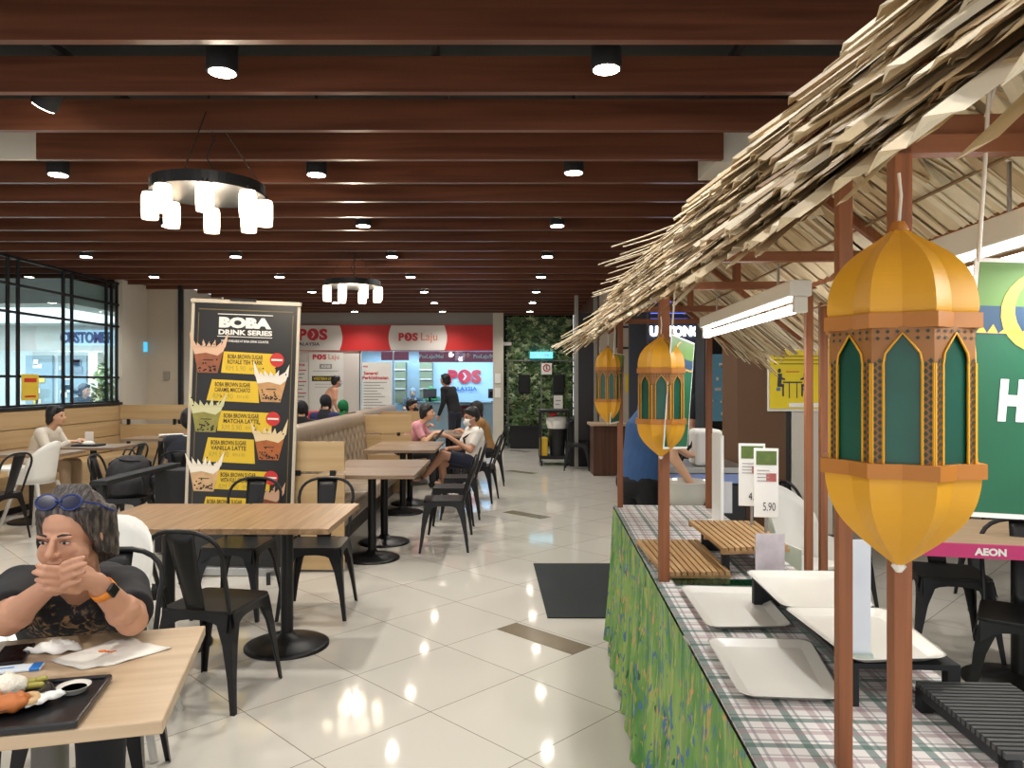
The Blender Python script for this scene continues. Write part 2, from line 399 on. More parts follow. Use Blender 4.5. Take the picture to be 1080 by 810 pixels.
pos_logo(m, pxx(431), pz(355.5), 22*k_, 8.5*k_, SD-.072); m.text('Laju', (pxx(453), SD-.072, pz(356.5)), 17*k_, 11*k_, m=orange)
m.build('lettering', t)
# solid white wall left, glass right
struct(MB().bb((-5.42, SD, 0), (pxx(380), SD+.1, pz(370)), signw).build('wall_post_office'))
g2 = bpy.data.objects.new('window_2', None); COL.objects.link(g2); struct(g2)
MB().bb((pxx(380), SD+.03, 0), (pxx(521), SD+.04, pz(370)), glass('front_glass', (225, 240, 248), .03)).build('pane', g2)
m = MB(); m.bb((pxx(379), SD, 0), (pxx(381), SD+.08, pz(370)), white); m.bb((pxx(414), SD, 0), (pxx(415), SD+.08, pz(370)), chrome); m.build('window_frame', g2)
m = MB(); m.bb((pxx(520), SD-.12, 0), (pxx(531), SD+.3, 3.1), cream); struct(m.build('trim_43'))
m = MB(); 
for y in (398, 413): m.bb((pxx(522), SD-.135, pz(y+6)), (pxx(528), SD-.12, pz(y-4)), paper)
tag(m.build('posted_notices'), 'two small paper notices taped on the cream column beside the ivy', 'notice')
# post office interior
pow_ = M('office_blue_white', (188, 214, 232), .6)
struct(MB().bb((-5.4, 20.2, 0), (.2, 20.3, 3.0), pow_).build('wall_office_back'))
struct(MB().bb((.0, 17.5, 0), (.1, 20.2, 3.0), pow_).build('wall_office_right'))
struct(MB().bb((-5.4, 17.1, 2.35), (.1, 20.2, 2.42), signw).build('ceiling_office'))
t = thing('office_fill', 'added fill light panel under the post office ceiling', 'fill light', (-2, 19.3, 2.33))
MB().bb((-1.6, -.15, -.01), (1.9, .15, .01), M('office_fill_glow', (230, 240, 255), .5, emit=3)).build('diffuser', t)  # glowing panel and area light added to light the office
arealight(t, (0, 0, -.03), 50, 3.4, .8, (.86, .93, 1))
mag = M('office_magenta', (150, 20, 70), .6, emit=.15)
t = thing('counter_banner', 'magenta band with white lettering above the post office counters', 'sign')
m = MB(); a, b = FX(442, 18.6), FX(524, 18.6); z0, z1 = FZ(382, 18.6), FZ(371, 18.6); m.bb((a, 18.6, z0), (b, 18.66, z1), mag)
a2 = FX(402, 18.6); b2 = FX(431, 18.6); m.bb((a2, 18.6, z0+.05), (b2, 18.66, z1), mag); m.build('band', t)
for x_ in (a+.2, b-.2, (a2+b2)/2): m = MB(); m.cyl((x_, 18.63, z1-.02), (x_, 18.63, 2.36), .008, m=chrome, n=8); m.build('rod', t)
m = MB(); m.text('PosLaju/Mel', (FX(455, 18.6), 18.59, (z0+z1)/2), .6, .13, m=white, bold=.03); m.text('PosLaju/Mel', (FX(512, 18.6), 18.59, (z0+z1)/2), .6, .13, m=white, bold=.03)
m.bb((FX(480, 18.6), 18.585, z0+.04), (FX(490, 18.6), 18.595, z1-.02), M('qs', (225, 150, 200), .5)); m.build('lettering', t)
m = MB(); D = 20.15; pos_logo(m, FX(490, D), FZ(397, D), 38*D/F, 14*D/F, D, arrow=pow_); m.text('MALAYSIA', (FX(488, D), D, FZ(410, D)), 30*D/F, 4.5*D/F, m=M('pos_blue', (50, 110, 190), .5), bold=.03)
tag(m.build('wall_logo'), 'big red POS logo on the post office back wall', 'sign')
t = thing('service_counter', 'white post office service counter with a dark red front panel', 'counter', (FX(495, 18.9), 18.9, 0))
MB().bb((-1.35, -.25, 0), (.9, .25, .95), signw).build('body', t, bevel=.01)
MB().bb((-1.4, -.3, .95), (.95, .3, 1.0), chrome).build('worktop', t, bevel=.005)
m = MB(); m.bb((-.25, -.28, .62), (.35, -.252, .92), M('dk_red', (120, 25, 35), .5)); m.build('front_panel', t)
m = MB()
for i, x in enumerate((-1.0, .65)):
    m2 = MB(); m2.bb((x-.17, -.02, .09), (x+.17, .01, .33), blkm); m2.bb((x-.03, -.02, .0), (x+.03, .02, .1), blkm); m2.bb((x-.1, -.08, 0), (x+.1, .08, .012), blkm)
    o = m2.build('computer_monitor', bevel=.004); o.location = (FX(495, 18.9), 18.9, 1.0)
    tag(o, ('left' if i == 0 else 'right')+' black computer monitor on the post office counter', 'monitor')
# cupboards on the office back wall left
m = MB(); shv = M('shelf_olive', (120, 125, 96), .6)
for a, b in ((417, 428), (443, 456)):
    m.bb((FX(a, 19.9), 19.8, FZ(425, 19.9)), (FX(b, 19.9), 20.15, FZ(382, 19.9)), shv)
    for y in (390, 400, 410): m.bb((FX(a, 19.9), 19.77, FZ(y+.5, 19.9)), (FX(b, 19.9), 19.8, FZ(y-.5, 19.9)), signw)
tag(m.build('pigeonhole_shelf'), 'olive shelves of sorting slots on the office back wall', 'shelf')
# posters on white wall
def poster(name, label, x0, x1, y0, y1, D, draw, base=paper, th=.01):
    t = thing(name, label, 'poster', (0, 0, 0))
    MB().bb((FX(x0, D), D, FZ(y1, D)), (FX(x1, D), D+th, FZ(y0, D)), base).build('sheet', t)
    m = MB(); draw(m, D-.004); m.build('print', t)
    return t
grey = M('print_grey', (150, 148, 145), .7); dgrey = M('print_dark', (60, 60, 62), .7); yel = M('print_yellow', (228, 196, 30), .6)
def d1(m, D):
    X = lambda x: FX(x, D); Z = lambda y: FZ(y, D); k = D/F
    pos_logo(m, X(337), Z(376.5), 16*k, 5.5*k, D, arrow=paper); m.text('Laju', (X(352), D, Z(377)), 11*k, 7*k, m=orange)
    m.bb((X(337), D, Z(389)), (X(350), D+.002, Z(384)), grey); m.text('ASNB', (X(343.5), D-.003, Z(386.5)), 10*k, 3.4*k, m=paper, bold=.02)
    m.bb((X(330), D, Z(391.5)), (X(357), D+.001, Z(391)), grey)
    m.bb((X(329), D, Z(402)), (X(358), D+.002, Z(396.5)), dgrey); m.text('WESTERN UNION', (X(343.5), D-.003, Z(399.3)), 26*k, 3*k, m=yel, bold=.03)
    for y in (405, 408): m.bb((X(332), D, Z(y+.4)), (X(355), D+.001, Z(y)), grey)
poster('partner_poster', 'white wall poster with POS Laju logo and a black and yellow strip', 326, 362, 371, 440, SD-.02, d1)
def d2(m, D):
    X = lambda x: FX(x, D); Z = lambda y: FZ(y, D); k = D/F
    m.text('POS', (X(318), D, Z(385)), 7*k, 2.6*k, m=posred, bold=.04)
    for i, y in enumerate(range(390, 432, 4)): m.bb((X(312), D, Z(y+1)), (X(323-(i % 3)*2), D+.001, Z(y)), grey if i % 3 else posred)
poster('rate_poster', 'tall white poster with red header at the left edge of the post office wall', 310.5, 325, 382, 440, SD-.02, d2)
def d3(m, D):
    X = lambda x: FX(x, D); Z = lambda y: FZ(y, D); k = D/F
    m.text('POS', (X(385.5), D, Z(386.5)), 4.5*k, 2*k, m=posred, bold=.04)
    m.text('Senarai', (X(391), D, Z(393.5)), 15*k, 3.6*k, m=posred, bold=.03); m.text('Perkhidmatan', (X(396), D, Z(398.3)), 27*k, 3.6*k, m=posred, bold=.03)
    for i, y in enumerate(range(403, 432, 3)): m.bb((X(383.5), D, Z(y+.7)), (X(408-(i*7 % 11)), D+.001, Z(y)), grey)
t = poster('service_list_board', 'tall white Senarai Perkhidmatan board in front of the office glass', 382, 413, 382, 470, SD-.08, d3)
for px_ in (385, 410): MB().bb((FX(px_, SD)-.02, SD-.2, 0), (FX(px_, SD)+.02, SD-.02, .06), chrome).build('foot', t)

# ---- ivy wall with glass double door
ID = 17.35
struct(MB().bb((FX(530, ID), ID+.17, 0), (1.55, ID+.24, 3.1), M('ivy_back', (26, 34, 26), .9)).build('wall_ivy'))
m = MB()
for i in range(3600):
    x = random.uniform(FX(536, ID), 1.47); z = random.uniform(.09, 2.97)
    q = V((x, ID+random.uniform(-.05, .03), z)); s_ = random.uniform(.06, .115); R = Euler((random.uniform(-.5, .9), random.uniform(-.5, .5), 0)).to_matrix() @ Matrix.Rotation(random.uniform(0, 6.3), 3, 'Y')
    st5 = []
    for j in range(10):
        a = PI*2*j/10; r = (1 if j % 2 == 0 else .55)*s_; st5.append(q+R @ V((r*math.sin(a), 0 if j % 2 else .01, r*math.cos(a))))
    m.add(st5, [tuple(range(10))], random.choice((gl[0], gl[1], gl[2], gl[3], gl[0], gl[1])))
o = m.build('ivy_leaves'); tag(o, 'dense artificial ivy covering the far wall and doors', 'ivy', kind='stuff')
d_ = bpy.data.objects.new('door_1', None); COL.objects.link(d_); struct(d_)
m = MB(); D = ID-.1; fr = M('door_frame_grey', (120, 124, 112), .5)
for x in (536, 571, 606): m.bb((FX(x, D)-.015, D, 0), (FX(x, D)+.015, D+.04, FZ(380, D)), fr)
m.bb((FX(536, D), D, FZ(381, D)), (FX(606, D), D+.04, FZ(379.6, D)), fr); m.build('door_frame', d_)
for x in (553, 589):
    MB().box((FX(x, D), D-.03, FZ(405, D)), (.26, .05, .44), blkm).build('door_handle', d_, bevel=.02)
m = MB(); D = ID-.16; m.bb((FX(559, D), D, FZ(378, D)), (FX(583, D), D+.05, FZ(371, D)), M('keluar_blue', (90, 190, 220), .5, emit=1.0)); m.text('KELUAR', (FX(571, D), D-.004, FZ(374.5, D)), .4, .09, m=white, bold=.02)
m.bb((FX(571, D)-.01, D+.05, FZ(375, D)), (FX(571, D)+.01, ID+.17, FZ(373, D)), blkm)
tag(m.build('exit_sign'), 'turquoise lit KELUAR sign above the ivy covered doors', 'sign')
t = thing('prohibition_sign', 'white square sign with a red circle on the ivy covered doors', 'sign')
m = MB(); D = ID-.14; m.bb((FX(571, D), D, FZ(395, D)), (FX(582, D), D+.02, FZ(383, D)), paper); m.build('plate', t)
m = MB(); c = V((FX(576.5, D), D-.004, FZ(388, D))); m.tube([c+V((.075*math.cos(a*PI/8), 0, .075*math.sin(a*PI/8))) for a in range(16)], .012, 6, red, closed=True); m.box(c, (.02, .004, .09), dgrey); m.bar(c+V((-.05, 0, .05)), c+V((.05, 0, -.05)), .014, .006, red); m.build('symbol', t)
m = MB(); m.bb((FX(584, D), D, FZ(431, D)), (FX(593.5, D), D+.01, FZ(417, D)), paper); m.bb((FX(586, D), D-.003, FZ(423, D)), (FX(591.5, D), D, FZ(422, D)), grey); m.bb((FX(586, D), D-.003, FZ(427, D)), (FX(590, D), D, FZ(426, D)), grey)
tag(m.build('door_notice'), 'white paper notice low on the right ivy covered door', 'notice')
t = thing('planter_box', 'long black planter trough on the floor against the ivy', 'planter', (FX(553, 16.9), 16.95, 0))
m = MB(); m.bb((-.32, -.2, 0), (.32, .2, .5), blkm); m.build('trough', t, bevel=.012)
m = MB(); m.bb((-.34, -.22, .46), (.34, -.18, .52)); m.mats = [blkm]; m.m = [0]*len(m.f); m.build('rim', t)
# ---- right side walls beyond the stall
brownw = wood('brown_panel', (70, 44, 30), (92, 60, 42), .45, axis=2, scale=.4)
struct(MB().bb((1.56, 12.6, 0), (1.66, 17.5, 3.1), brownw).build('wall_right'))
t = bpy.data.objects.new('window_3', None); COL.objects.link(t); struct(t)
m = MB()
for D in (13.3, 14.9): m.bb((1.5, D-.03, .9), (1.56, D+.03, 2.6), white)
for z in (.92, 2.58): m.bb((1.5, 13.3, z-.03), (1.56, 14.9, z+.03), white)
m.build('window_frame', t); MB().bb((1.53, 13.3, .93), (1.54, 14.9, 2.57), glass('grey_glass', (120, 130, 135), .15)).build('pane', t)
struct(MB().bb((1.56, 12.5, 0), (2.6, 12.6, 3.1), beige).build('wall_far_right'))
m = MB()
for y in (345, 367): m.bb((FX(651, 12.5), 12.47, FZ(y+1, 12.5)), (FX(684, 12.5), 12.5, FZ(y-1, 12.5)), frame_blk)
m.bb((FX(651, 12.5)-.02, 12.46, FZ(367, 12.5)), (FX(651, 12.5)+.02, 12.5, FZ(345, 12.5)), frame_blk)
struct(m.build('trim_44'))
m = MB(); m.box(P(664, 404, 12.4), (.13, .02, .3), yel); tag(m.build('wall_notice'), 'small yellow notice on the beige wall behind the lantern', 'notice')
# kiosk with illuminated sign
KD = 9.6; kx = lambda x: FX(x, KD); kz = lambda y: FZ(y, KD)
dkblue = M('kiosk_navy', (28, 30, 48), .5)
t = thing('food_kiosk', 'dark navy food kiosk with a glowing white name sign behind the stall', 'kiosk')
m = MB(); m.bb((kx(684), KD, kz(362)), (kx(760), KD+.15, 3.04), dkblue); m.bb((kx(684), KD+1.5, 0), (kx(800), KD+1.6, 3.04), M('kiosk_back', (60, 62, 72), .6)); m.build('fascia', t)
m = MB(); glow = M('sign_glow', (240, 245, 255), .5, emit=3); m.text('UNTONGG', (kx(716), KD-.03, kz(349.5)), 62*KD/F, 11*KD/F, m=glow, bold=.05); m.build('lettering', t, solid=.02)
m = MB(); bg = M('louvre_blue', (90, 110, 220), .5, emit=1.0)
for y in (318, 324, 330, 336): m.bb((kx(686), KD-.02, kz(y+.8)), (kx(725), KD, kz(y)), bg)
m.build('light_strip', t)
m = MB(); ylw = M('menu_yellow', (225, 185, 50), .5, emit=.5); mb_ = M('menu_blue', (90, 140, 190), .5, emit=.5)
for a, b, y0, y1, c in ((727, 738, 372, 392, mb_), (727, 738, 396, 408, white), (730, 742, 412, 420, ylw), (730, 742, 432, 448, ylw), (727, 742, 424, 429, dkblue)):
    m.bb((kx(a), KD+1.45, kz(y1)), (kx(b), KD+1.5, kz(y0)), c)
m.build('menu_board', t)
MB().bb((kx(672), KD+.05, 0), (kx(800), KD+.55, 1.0), blkm).build('counter', t, bevel=.01)
# bluish mirror / screen panel and brown and white pillars
t = thing('display_cabinet', 'tall dark glazed cabinet with bluish reflections left of the brown pillar', 'cabinet', (FX(762, 6.6), 6.7, 0))
MB().bb((-.14, -.02, 0), (.14, .3, 2.35), frame_blk).build('body', t, bevel=.006)
m = MB(); m.bb((-.12, -.035, 1.15), (.12, -.022, 1.75), M('reflection_blue', (70, 105, 118), .15, emit=.25)); m.build('glass_panel', t)  # blue colour and glow put a reflection into the panel
m = MB()
for i in range(22): m.box((random.uniform(-.1, .1), -.038, random.uniform(.5, 1.7)), (random.uniform(.015, .06), .004, random.uniform(.01, .05)), random.choice((paper, shp, dkblue, cream)))
m.build('shelf_goods', t)
pil = M('pillar_brown', (98, 66, 38), .6, var=.06)
struct(MB().bb((FX(778, 5.6), 5.6, 0), (FX(829, 5.6), 6.0, 3.1), pil).build('trim_45'))
struct(MB().bb((FX(829, 5.6), 5.62, 0), (FX(835, 5.6), 6.0, 3.1), frame_blk).build('trim_46'))
struct(MB().bb((FX(835, 5.6), 5.6, 0), (FX(878, 5.6), 6.0, 3.1), cream).build('trim_47'))
struct(MB().bb((FX(745, 6.9), 6.95, 2.0), (FX(775, 6.9), 7.1, 3.1), cream).build('wall_over_cabinet'))
def d4(m, D):
    X = lambda x: FX(x, D); Z = lambda y: FZ(y, D); k = D/F
    for y in (375, 379, 383): m.bb((X(816), D, Z(y+1.4)), (X(864), D+.001, Z(y)), M('poster_olive', (150, 130, 20), .6))
    m.bb((X(829), D, Z(392.6)), (X(843), D+.001, Z(391.6)), red)
    m.bb((X(826), D, Z(404)), (X(846), D+.001, Z(402.5)), dgrey)
    for x in (832, 840): m.bb((X(x), D, Z(420)), (X(x+1), D+.001, Z(404)), dgrey)
    for sx, x in ((1, 822), (-1, 850)):
        m.poly([(X(x+1.8*math.cos(a*PI/6)), D-.001, Z(391+2.4*math.sin(a*PI/6))) for a in range(12)][::-1], dgrey)
        m.poly([(X(x-2), D-.001, Z(405)), (X(x+2), D-.001, Z(405)), (X(x+2+sx*1), D-.001, Z(394)), (X(x-2+sx*.5), D-.001, Z(394))], dgrey)
        m.poly([(X(x+sx*1), D-.002, Z(400)), (X(x+sx*6), D-.002, Z(401)), (X(x+sx*6), D-.002, Z(399.5)), (X(x+sx*1), D-.002, Z(397))], dgrey)
        m.poly([(X(x-2), D-.001, Z(408)), (X(x+sx*5), D-.001, Z(408)), (X(x+sx*5), D-.001, Z(405)), (X(x-2), D-.001, Z(405))], dgrey)
        m.bb((X(x+sx*4)-.006, D-.001, Z(418)), (X(x+sx*4)+.006, D, Z(407)), dgrey)
        m.bb((X(x-3), D-.001, Z(412)), (X(x+1), D, Z(409)), M('stool_blue', (70, 110, 160), .6))
    m.bb((X(832), D, Z(429.5)), (X(864), D+.001, Z(425)), paper)
poster('distance_poster', 'yellow poster with two seated figures at a table on the white pillar', 812, 868, 369, 431, 5.57, d4, base=M('poster_yellow', (232, 205, 20), .55))
m = MB(); m.bb((FX(812, 5.57)-.012, 5.582, FZ(433, 5.57)-.005), (FX(868, 5.57)+.01, 5.596, FZ(368, 5.57)), paper); tag(m.build('poster_mount'), 'white backing board behind the yellow seating poster', 'board')
struct(MB().bb((2.6, 9.0, 0), (7, 9.1, 3.1), M('dim_wall', (120, 112, 104), .7)).build('wall_far_hall'))
struct(MB().bb((6.9, -2, 0), (7, 9, 3.1), cream).build('wall_hall_right'))
# ================================================================== CEILING LAMPS
lampglow = M('lamp_glow', (255, 244, 224), .5, emit=22)
def make_downlight():
    t = thing('downlight', '', 'downlight', (0, 0, 0), 0, 'downlights between the wooden ceiling slats')
    m = MB(); m.lathe([(.062, .0), (.074, -.0), (.076, .01), (.076, .17), (.06, .19)], m=blkm, n=24); m.cyl((0, 0, .19), (0, 0, .72), .012, m=blkm, n=8); m.build('housing', t)
    m = MB(); m.cyl((0, 0, -.003), (0, 0, .003), .064, m=lampglow, n=28); m.build('lens', t)
    spotlight(t, (0, 0, -.02), LAMP_W)
    return t
dl0 = make_downlight(); first = True
rows = (3.68, 5.5, 7.3, 9.1, 10.85, 12.65, 14.4, 16.2); cols = ((.49, 'right'), (-1.41, 'middle'), (-3.32, 'left'), (-5.15, 'far left'))
ordn = ('nearest', 'second', 'third', 'fourth', 'fifth', 'sixth', 'seventh', 'farthest')
for i, D in enumerate((-.3, 1.8)+rows):  # leading rows lie out of view, added for their light
    for x, nm in cols+((2.3, 'market side'),):  # side column hidden by the canopy, added to light the right area
        if i < 2 and x < -4: continue
        if nm == 'market side' and i > 3: continue
        if D > 12 and x < -5.2: continue
        if abs(x+5.15) < .01 and D > 12.0: continue
        vis = i-2
        if vis >= 0: lab = 'round black downlight %s from the camera in the %s row between slats' % (ordn[vis], nm)
        else: lab = 'black downlight added for fill above the camera in the %s row, %s' % (nm, ('behind it', 'just ahead')[i])
        z = 3.03
        if x == .49 and 0 <= vis <= 1: z = 3.045
        if first: dl0.location = (x, D, z); dl0['label'] = lab; first = False
        else: dup(dl0, (x, D, z), 0, lab)
# tilted track spot
t = thing('spotlight', 'tilted black spotlight with bright rim by the left ceiling edge', 'spotlight', (-2.57, 4.18, 3.12))
R = Euler((.25, .62, 0)).to_matrix()
m = MB(); m.cyl(R @ V((0, 0, .1)), R @ V((0, 0, -.08)), .06, .07, 20, blkm); m.build('housing', t)
m = MB(); m.cyl(R @ V((0, 0, -.079)), R @ V((0, 0, -.085)), .062, n=20, m=lampglow); m.build('lens', t)
m = MB(); m.cyl((.05, 0, .02), (.1, 0, .14), .02, m=blkm); m.box((.1, 0, .17), (.16, .05, .04), blkm); m.build('bracket', t)
spotlight(t, tuple(R @ V((0, 0, -.1))), 20, 1.6, rot=(.25, .62, 0))
# chandeliers
shade_m = M('opal_shade', (255, 236, 208), .4, emit=2.0)
def make_chandelier():
    t = thing('chandelier', '', 'chandelier', (0, 0, 0), 0, 'ring chandeliers')
    m = MB(); R_ = .335
    m.lathe([(R_-.012, -.035), (R_, -.035), (R_, .035), (R_-.012, .035), (R_-.012, -.035)], n=48, m=frame_blk, smooth=False); m.build('ring', t)
    m = MB()
    for a in (.5, 2.6, 4.7): 
        q = V((R_*math.cos(a), R_*math.sin(a), .03)); top = V((.0, 0, .52))
        n = 14
        for i in range(n):
            p0 = q.lerp(top, i/n); p1 = q.lerp(top, (i+.8)/n); m.cyl(p0, p1, .005, n=6, m=M('chain_bronze', (90, 72, 56), .5, .5))
    m.tube([(0, 0, .52), (.02, 0, .4), (.03, 0, .3), (-.02, .02, .2), (.04, .05, .1), (R_*.8, .12, .02)], .004, 6, frame_blk)
    m.cyl((0, 0, .5), (0, 0, 1.06), .008, m=frame_blk, n=8)
    m.build('chain', t)
    for k in range(8):
        a = 2*PI*k/8+.32; c = V(((R_-.006)*math.cos(a), (R_-.006)*math.sin(a), 0))
        m = MB(); m.lathe([(.03, -.205), (.047, -.205), (.051, -.16), (.051, -.07), (.044, -.045), (.012, -.04)], c, 18, shade_m); sh_o = m.build('shade', t)
        c = V(((R_-.006)*math.cos(a), (R_-.006)*math.sin(a), -.045)); m = MB(); m.cyl(c, c+V((0, 0, .03)), .02, m=frame_blk, n=10); m.build('socket', sh_o)
    l = bpy.data.lights.new('chandelier_light', 'POINT'); l.energy = 22; l.color = (1, .86, .68); l.shadow_soft_size = .08
    o = bpy.data.objects.new('chandelier_light', l); COL.objects.link(o); o.parent = t; o.location = (0, 0, -.28)
    return t
ch = make_chandelier(); ch.location = (-1.846, 4.6, 2.69); ch['label'] = 'large near black ring chandelier with eight glowing white glass shades'
dup(ch, (-1.89, 9.1, 2.70), .3, 'smaller looking far ring chandelier with eight shades over the booths')

# ================================================================== CHAIRS
def make_tolix():
    t = thing('metal_chair', '', 'chair', (0, 0, 0))
    m = MB(); n = 8; ring = []
    pts = []
    for cx, cy, a0 in ((.145, .145, 0), (-.145, .145, 90), (-.145, -.145, 180), (.145, -.145, 270)):
        for i in range(4): a = math.radians(a0+30*i); pts.append((cx+.035*math.cos(a), cy+.035*math.sin(a)))
    m.prism(pts, .435, .452, blk)
    # arched skirt on each side
    for sgn, ax in ((1, 0), (-1, 0), (1, 1), (-1, 1)):
        K = 8; vs = []
        for i in range(K+1):
            u = -1+2*i/K; x = .165*u; zt = .44; zb = .405-.055*abs(u)**3
            off0 = .178; off1 = .178+.02*abs(u)**3
            for z, of in ((zt, off0), (zb, off1)):
                vs.append(V((x, sgn*of, z)) if ax == 0 else V((sgn*of, x, z)))
        m.add(vs, [(2*i, 2*i+1, 2*i+3, 2*i+2) for i in range(K)], blk, True)
    m.build('seat', t, bevel=.003)
    for sx in (-1, 1):
        for sy in (-1, 1):
            m = MB(); vs = []
            prof = ((.44, .0, .085), (.38, .010, .072), (.30, .022, .050), (.15, .036, .03), (.0, .052, .022))
            for z, o_, w_ in prof:
                c = V((sx*(.15+o_+.02), sy*(.15+o_+.02), z)); 
                for dx, dy in ((0, 0), (-sx*w_, 0), (-sx*w_*.8, -sy*w_*.12), (-sx*w_*.12, -sy*w_*.12), (-sx*w_*.12, -sy*w_*.8), (0, -sy*w_)):
                    vs.append(c+V((dx, dy, 0)))
            fs = []
            for i in range(len(prof)-1):
                for k in range(6): fs.append((i*6+k, i*6+(k+1) % 6, (i+1)*6+(k+1) % 6, (i+1)*6+k))
            fs.append(tuple(range(24, 30)))
            m.add(vs, fs, blk); m.build('leg', t)
    # back frame hoop: rises from the rear seat corners, leans back
    pts = []
    yb = lambda z: -.165-.13*((z-.44)/.40)
    for z in (.44, .5, .58, .66): pts.append((-.165-.012*((z-.44)/.2), yb(z), z))
    for i in range(13):
        a = PI-PI*i/12; ex = math.cos(a); ez = math.sin(a)
        z = .70+.135*abs(ez)**.8; x = .185*(abs(ex)**.75)*(1 if ex > 0 else -1)
        pts.append((x, yb(z), z))
    for z in (.66, .58, .5, .44): pts.append((.165+.012*((z-.44)/.2), yb(z), z))
    m = MB(); m.tube(pts, .0105, 8, blk); m.build('back_frame', t)
    m = MB(); vs = []; K = 8
    for i in range(K+1):
        u = i/K; z = .44+u*.385; hw = .046+.024*u
        for j in range(5):
            q = -1+j/2; vs.append(V((hw*q, yb(z)-.008-.016*(1-q*q)*math.sin(PI*min(1, u*1.1)) , z)))
    m.add(vs, [(i*5+j, i*5+j+1, (i+1)*5+j+1, (i+1)*5+j) for i in range(K) for j in range(4)], blk, True)
    m.build('backrest', t, solid=.004)
    m = MB()
    m.tube([(-.185, -.185, .12), (0, 0, .20), (.185, .185, .12)], .006, 6, blk); m.tube([(-.185, .185, .12), (0, 0, .19), (.185, -.185, .12)], .006, 6, blk)
    return t
tol = make_tolix(); tol_used = False
def tolix(x, y, face, label, group='black metal cafe chairs'):
    """face: direction the sitter looks, degrees from +Y towards +X"""
    global tol_used
    rz = -math.radians(face)
    if not tol_used:
        tol_used = True; tol.location = (x, y, 0); tol.rotation_euler = (0, 0, rz); tol['label'] = label; tol['group'] = group; return tol
    return dup(tol, (x, y, 0), rz, label, group)
tolix(-1.40, 3.60, 11, 'black metal chair at the front of the oak table nearest the pedestal')
tolix(-1.97, 3.72, 14, 'black metal chair at the front left of the joined oak tables')
tolix(-1.76, 4.88, 184, 'black metal chair behind the joined oak tables before the drinks banner')
tolix(-1.24, 4.88, 178, 'black metal chair behind the joined oak tables before the wooden booth end')
tolix(-.57, 6.74, -94, 'nearest black metal chair in the aisle row facing the booth')
tolix(-.56, 7.52, -90, 'second black metal chair in the aisle row facing the booth')
tolix(-.52, 8.3, -92, 'third black metal chair in the aisle row just before the masked man')
tolix(-.36, 9.42, -80, 'black metal chair the man in the white T-shirt sits on')
tolix(-.26, 10.95, -90, 'black metal chair directly behind the man in the white T-shirt')
tolix(-.30, 12.4, -90, 'farthest black metal chair in the aisle row near the cream column')
tolix(-1.49, 2.68, 165, 'black metal chair the man in the black T-shirt sits on')
tolix(-4.85, 7.0, -82, 'black metal chair cut by the left edge of the photo')
tolix(-4.22, 8.0, -88, 'black metal chair facing the bench table, nearer of the two by the woman')
tolix(-4.38, 9.0, -88, 'black metal chair facing the bench table across from the woman')
tolix(-4.1, 10.3, -90, 'black metal chair at the far table beside the papers')
tolix(-3.2, 7.42, -10, 'black metal chair the man with the white collar sits on')
tolix(-3.50, 6.86, 80, 'black metal chair carrying the black backpack')
tolix(1.20, 12.75, 188, 'black metal chair beside the dark desk near the ivy wall')
tolix(2.45, 4.15, 195, 'black metal chair under the pink edged table at the right')
tolix(2.34, 3.36, 215, 'black metal chair at the right edge of the photo, nearest behind the stall')
tolix(2.15, 4.95, 90, 'black metal chair farther back behind the pink edged table')
tolix(3.3, 5.0, 200, 'black metal chair deep in the right hall by the white pillar')

def high_chair(x, y, face, label, sc=1.0):
    t = thing('high_chair', label, 'high chair', (x, y, 0), -math.radians(face), 'white plastic high chairs')
    m = MB(); vs = []; K = 16; H = 6
    for i in range(K+1):
        a = PI+PI*(i/K)*1.0   # half circle around the back (y negative)
        u = math.sin(PI*i/K); top = .64+.27*u**.6
        for j in range(H+1):
            z = .50+(top-.50)*j/H; q = 1+.10*(j/H)
            vs.append(V((.165*q*math.cos(a), .02+.15*q*math.sin(a)-.05*(j/H)*u, z)))
    m.add(vs, [(i*(H+1)+j, (i+1)*(H+1)+j, (i+1)*(H+1)+j+1, i*(H+1)+j+1) for i in range(K) for j in range(H)], white, True)
    for sx in (-1, 1):
        vs = [V((sx*.165, .02, .50)), V((sx*.18, .17, .50)), V((sx*.19, .18, .62)), V((sx*.182, .02, .64))]; m.add(vs, [(0, 1, 2, 3)], white)
    m.build('backrest', t, solid=.008)
    m = MB(); pts = [(.165*math.cos(a*PI/10), .02+.15*math.sin(a*PI/10)*(1 if a > 10 else .0)) for a in range(10, 21)]
    m.prism([(-.18, .18)]+pts+[(.18, .18)], .485, .505, white); m.build('seat', t, bevel=.006)
    for sx in (-1, 1):
        for sy in (-1, 1):
            m = MB(); m.cyl((sx*.14, sy*.11+.02, .49), (sx*.25, sy*.24+.01, 0), .018, .015, 12, M('leg_grey_white', (196, 192, 184), .4)); m.build('leg', t)
    m = MB(); m.bb((-.2, .16, .62), (.2, .38, .645), white); m.bb((-.2, .37, .64), (.2, .38, .66), white); 
    if sc > 1: m.build('tray', t, bevel=.008)
    return t
high_chair(-1.69, 3.13, 168, 'white plastic high chair directly behind the man in the black T-shirt')
high_chair(-4.72, 7.5, -85, 'white plastic high chair in front of the woman in the white blazer', 1.1)
high_chair(1.62, 4.15, 150, 'white plastic high chair behind the price signs of the stall')
high_chair(-2.3, 2.52, 168, 'white plastic high chair cut off by the left edge beside the seated man')

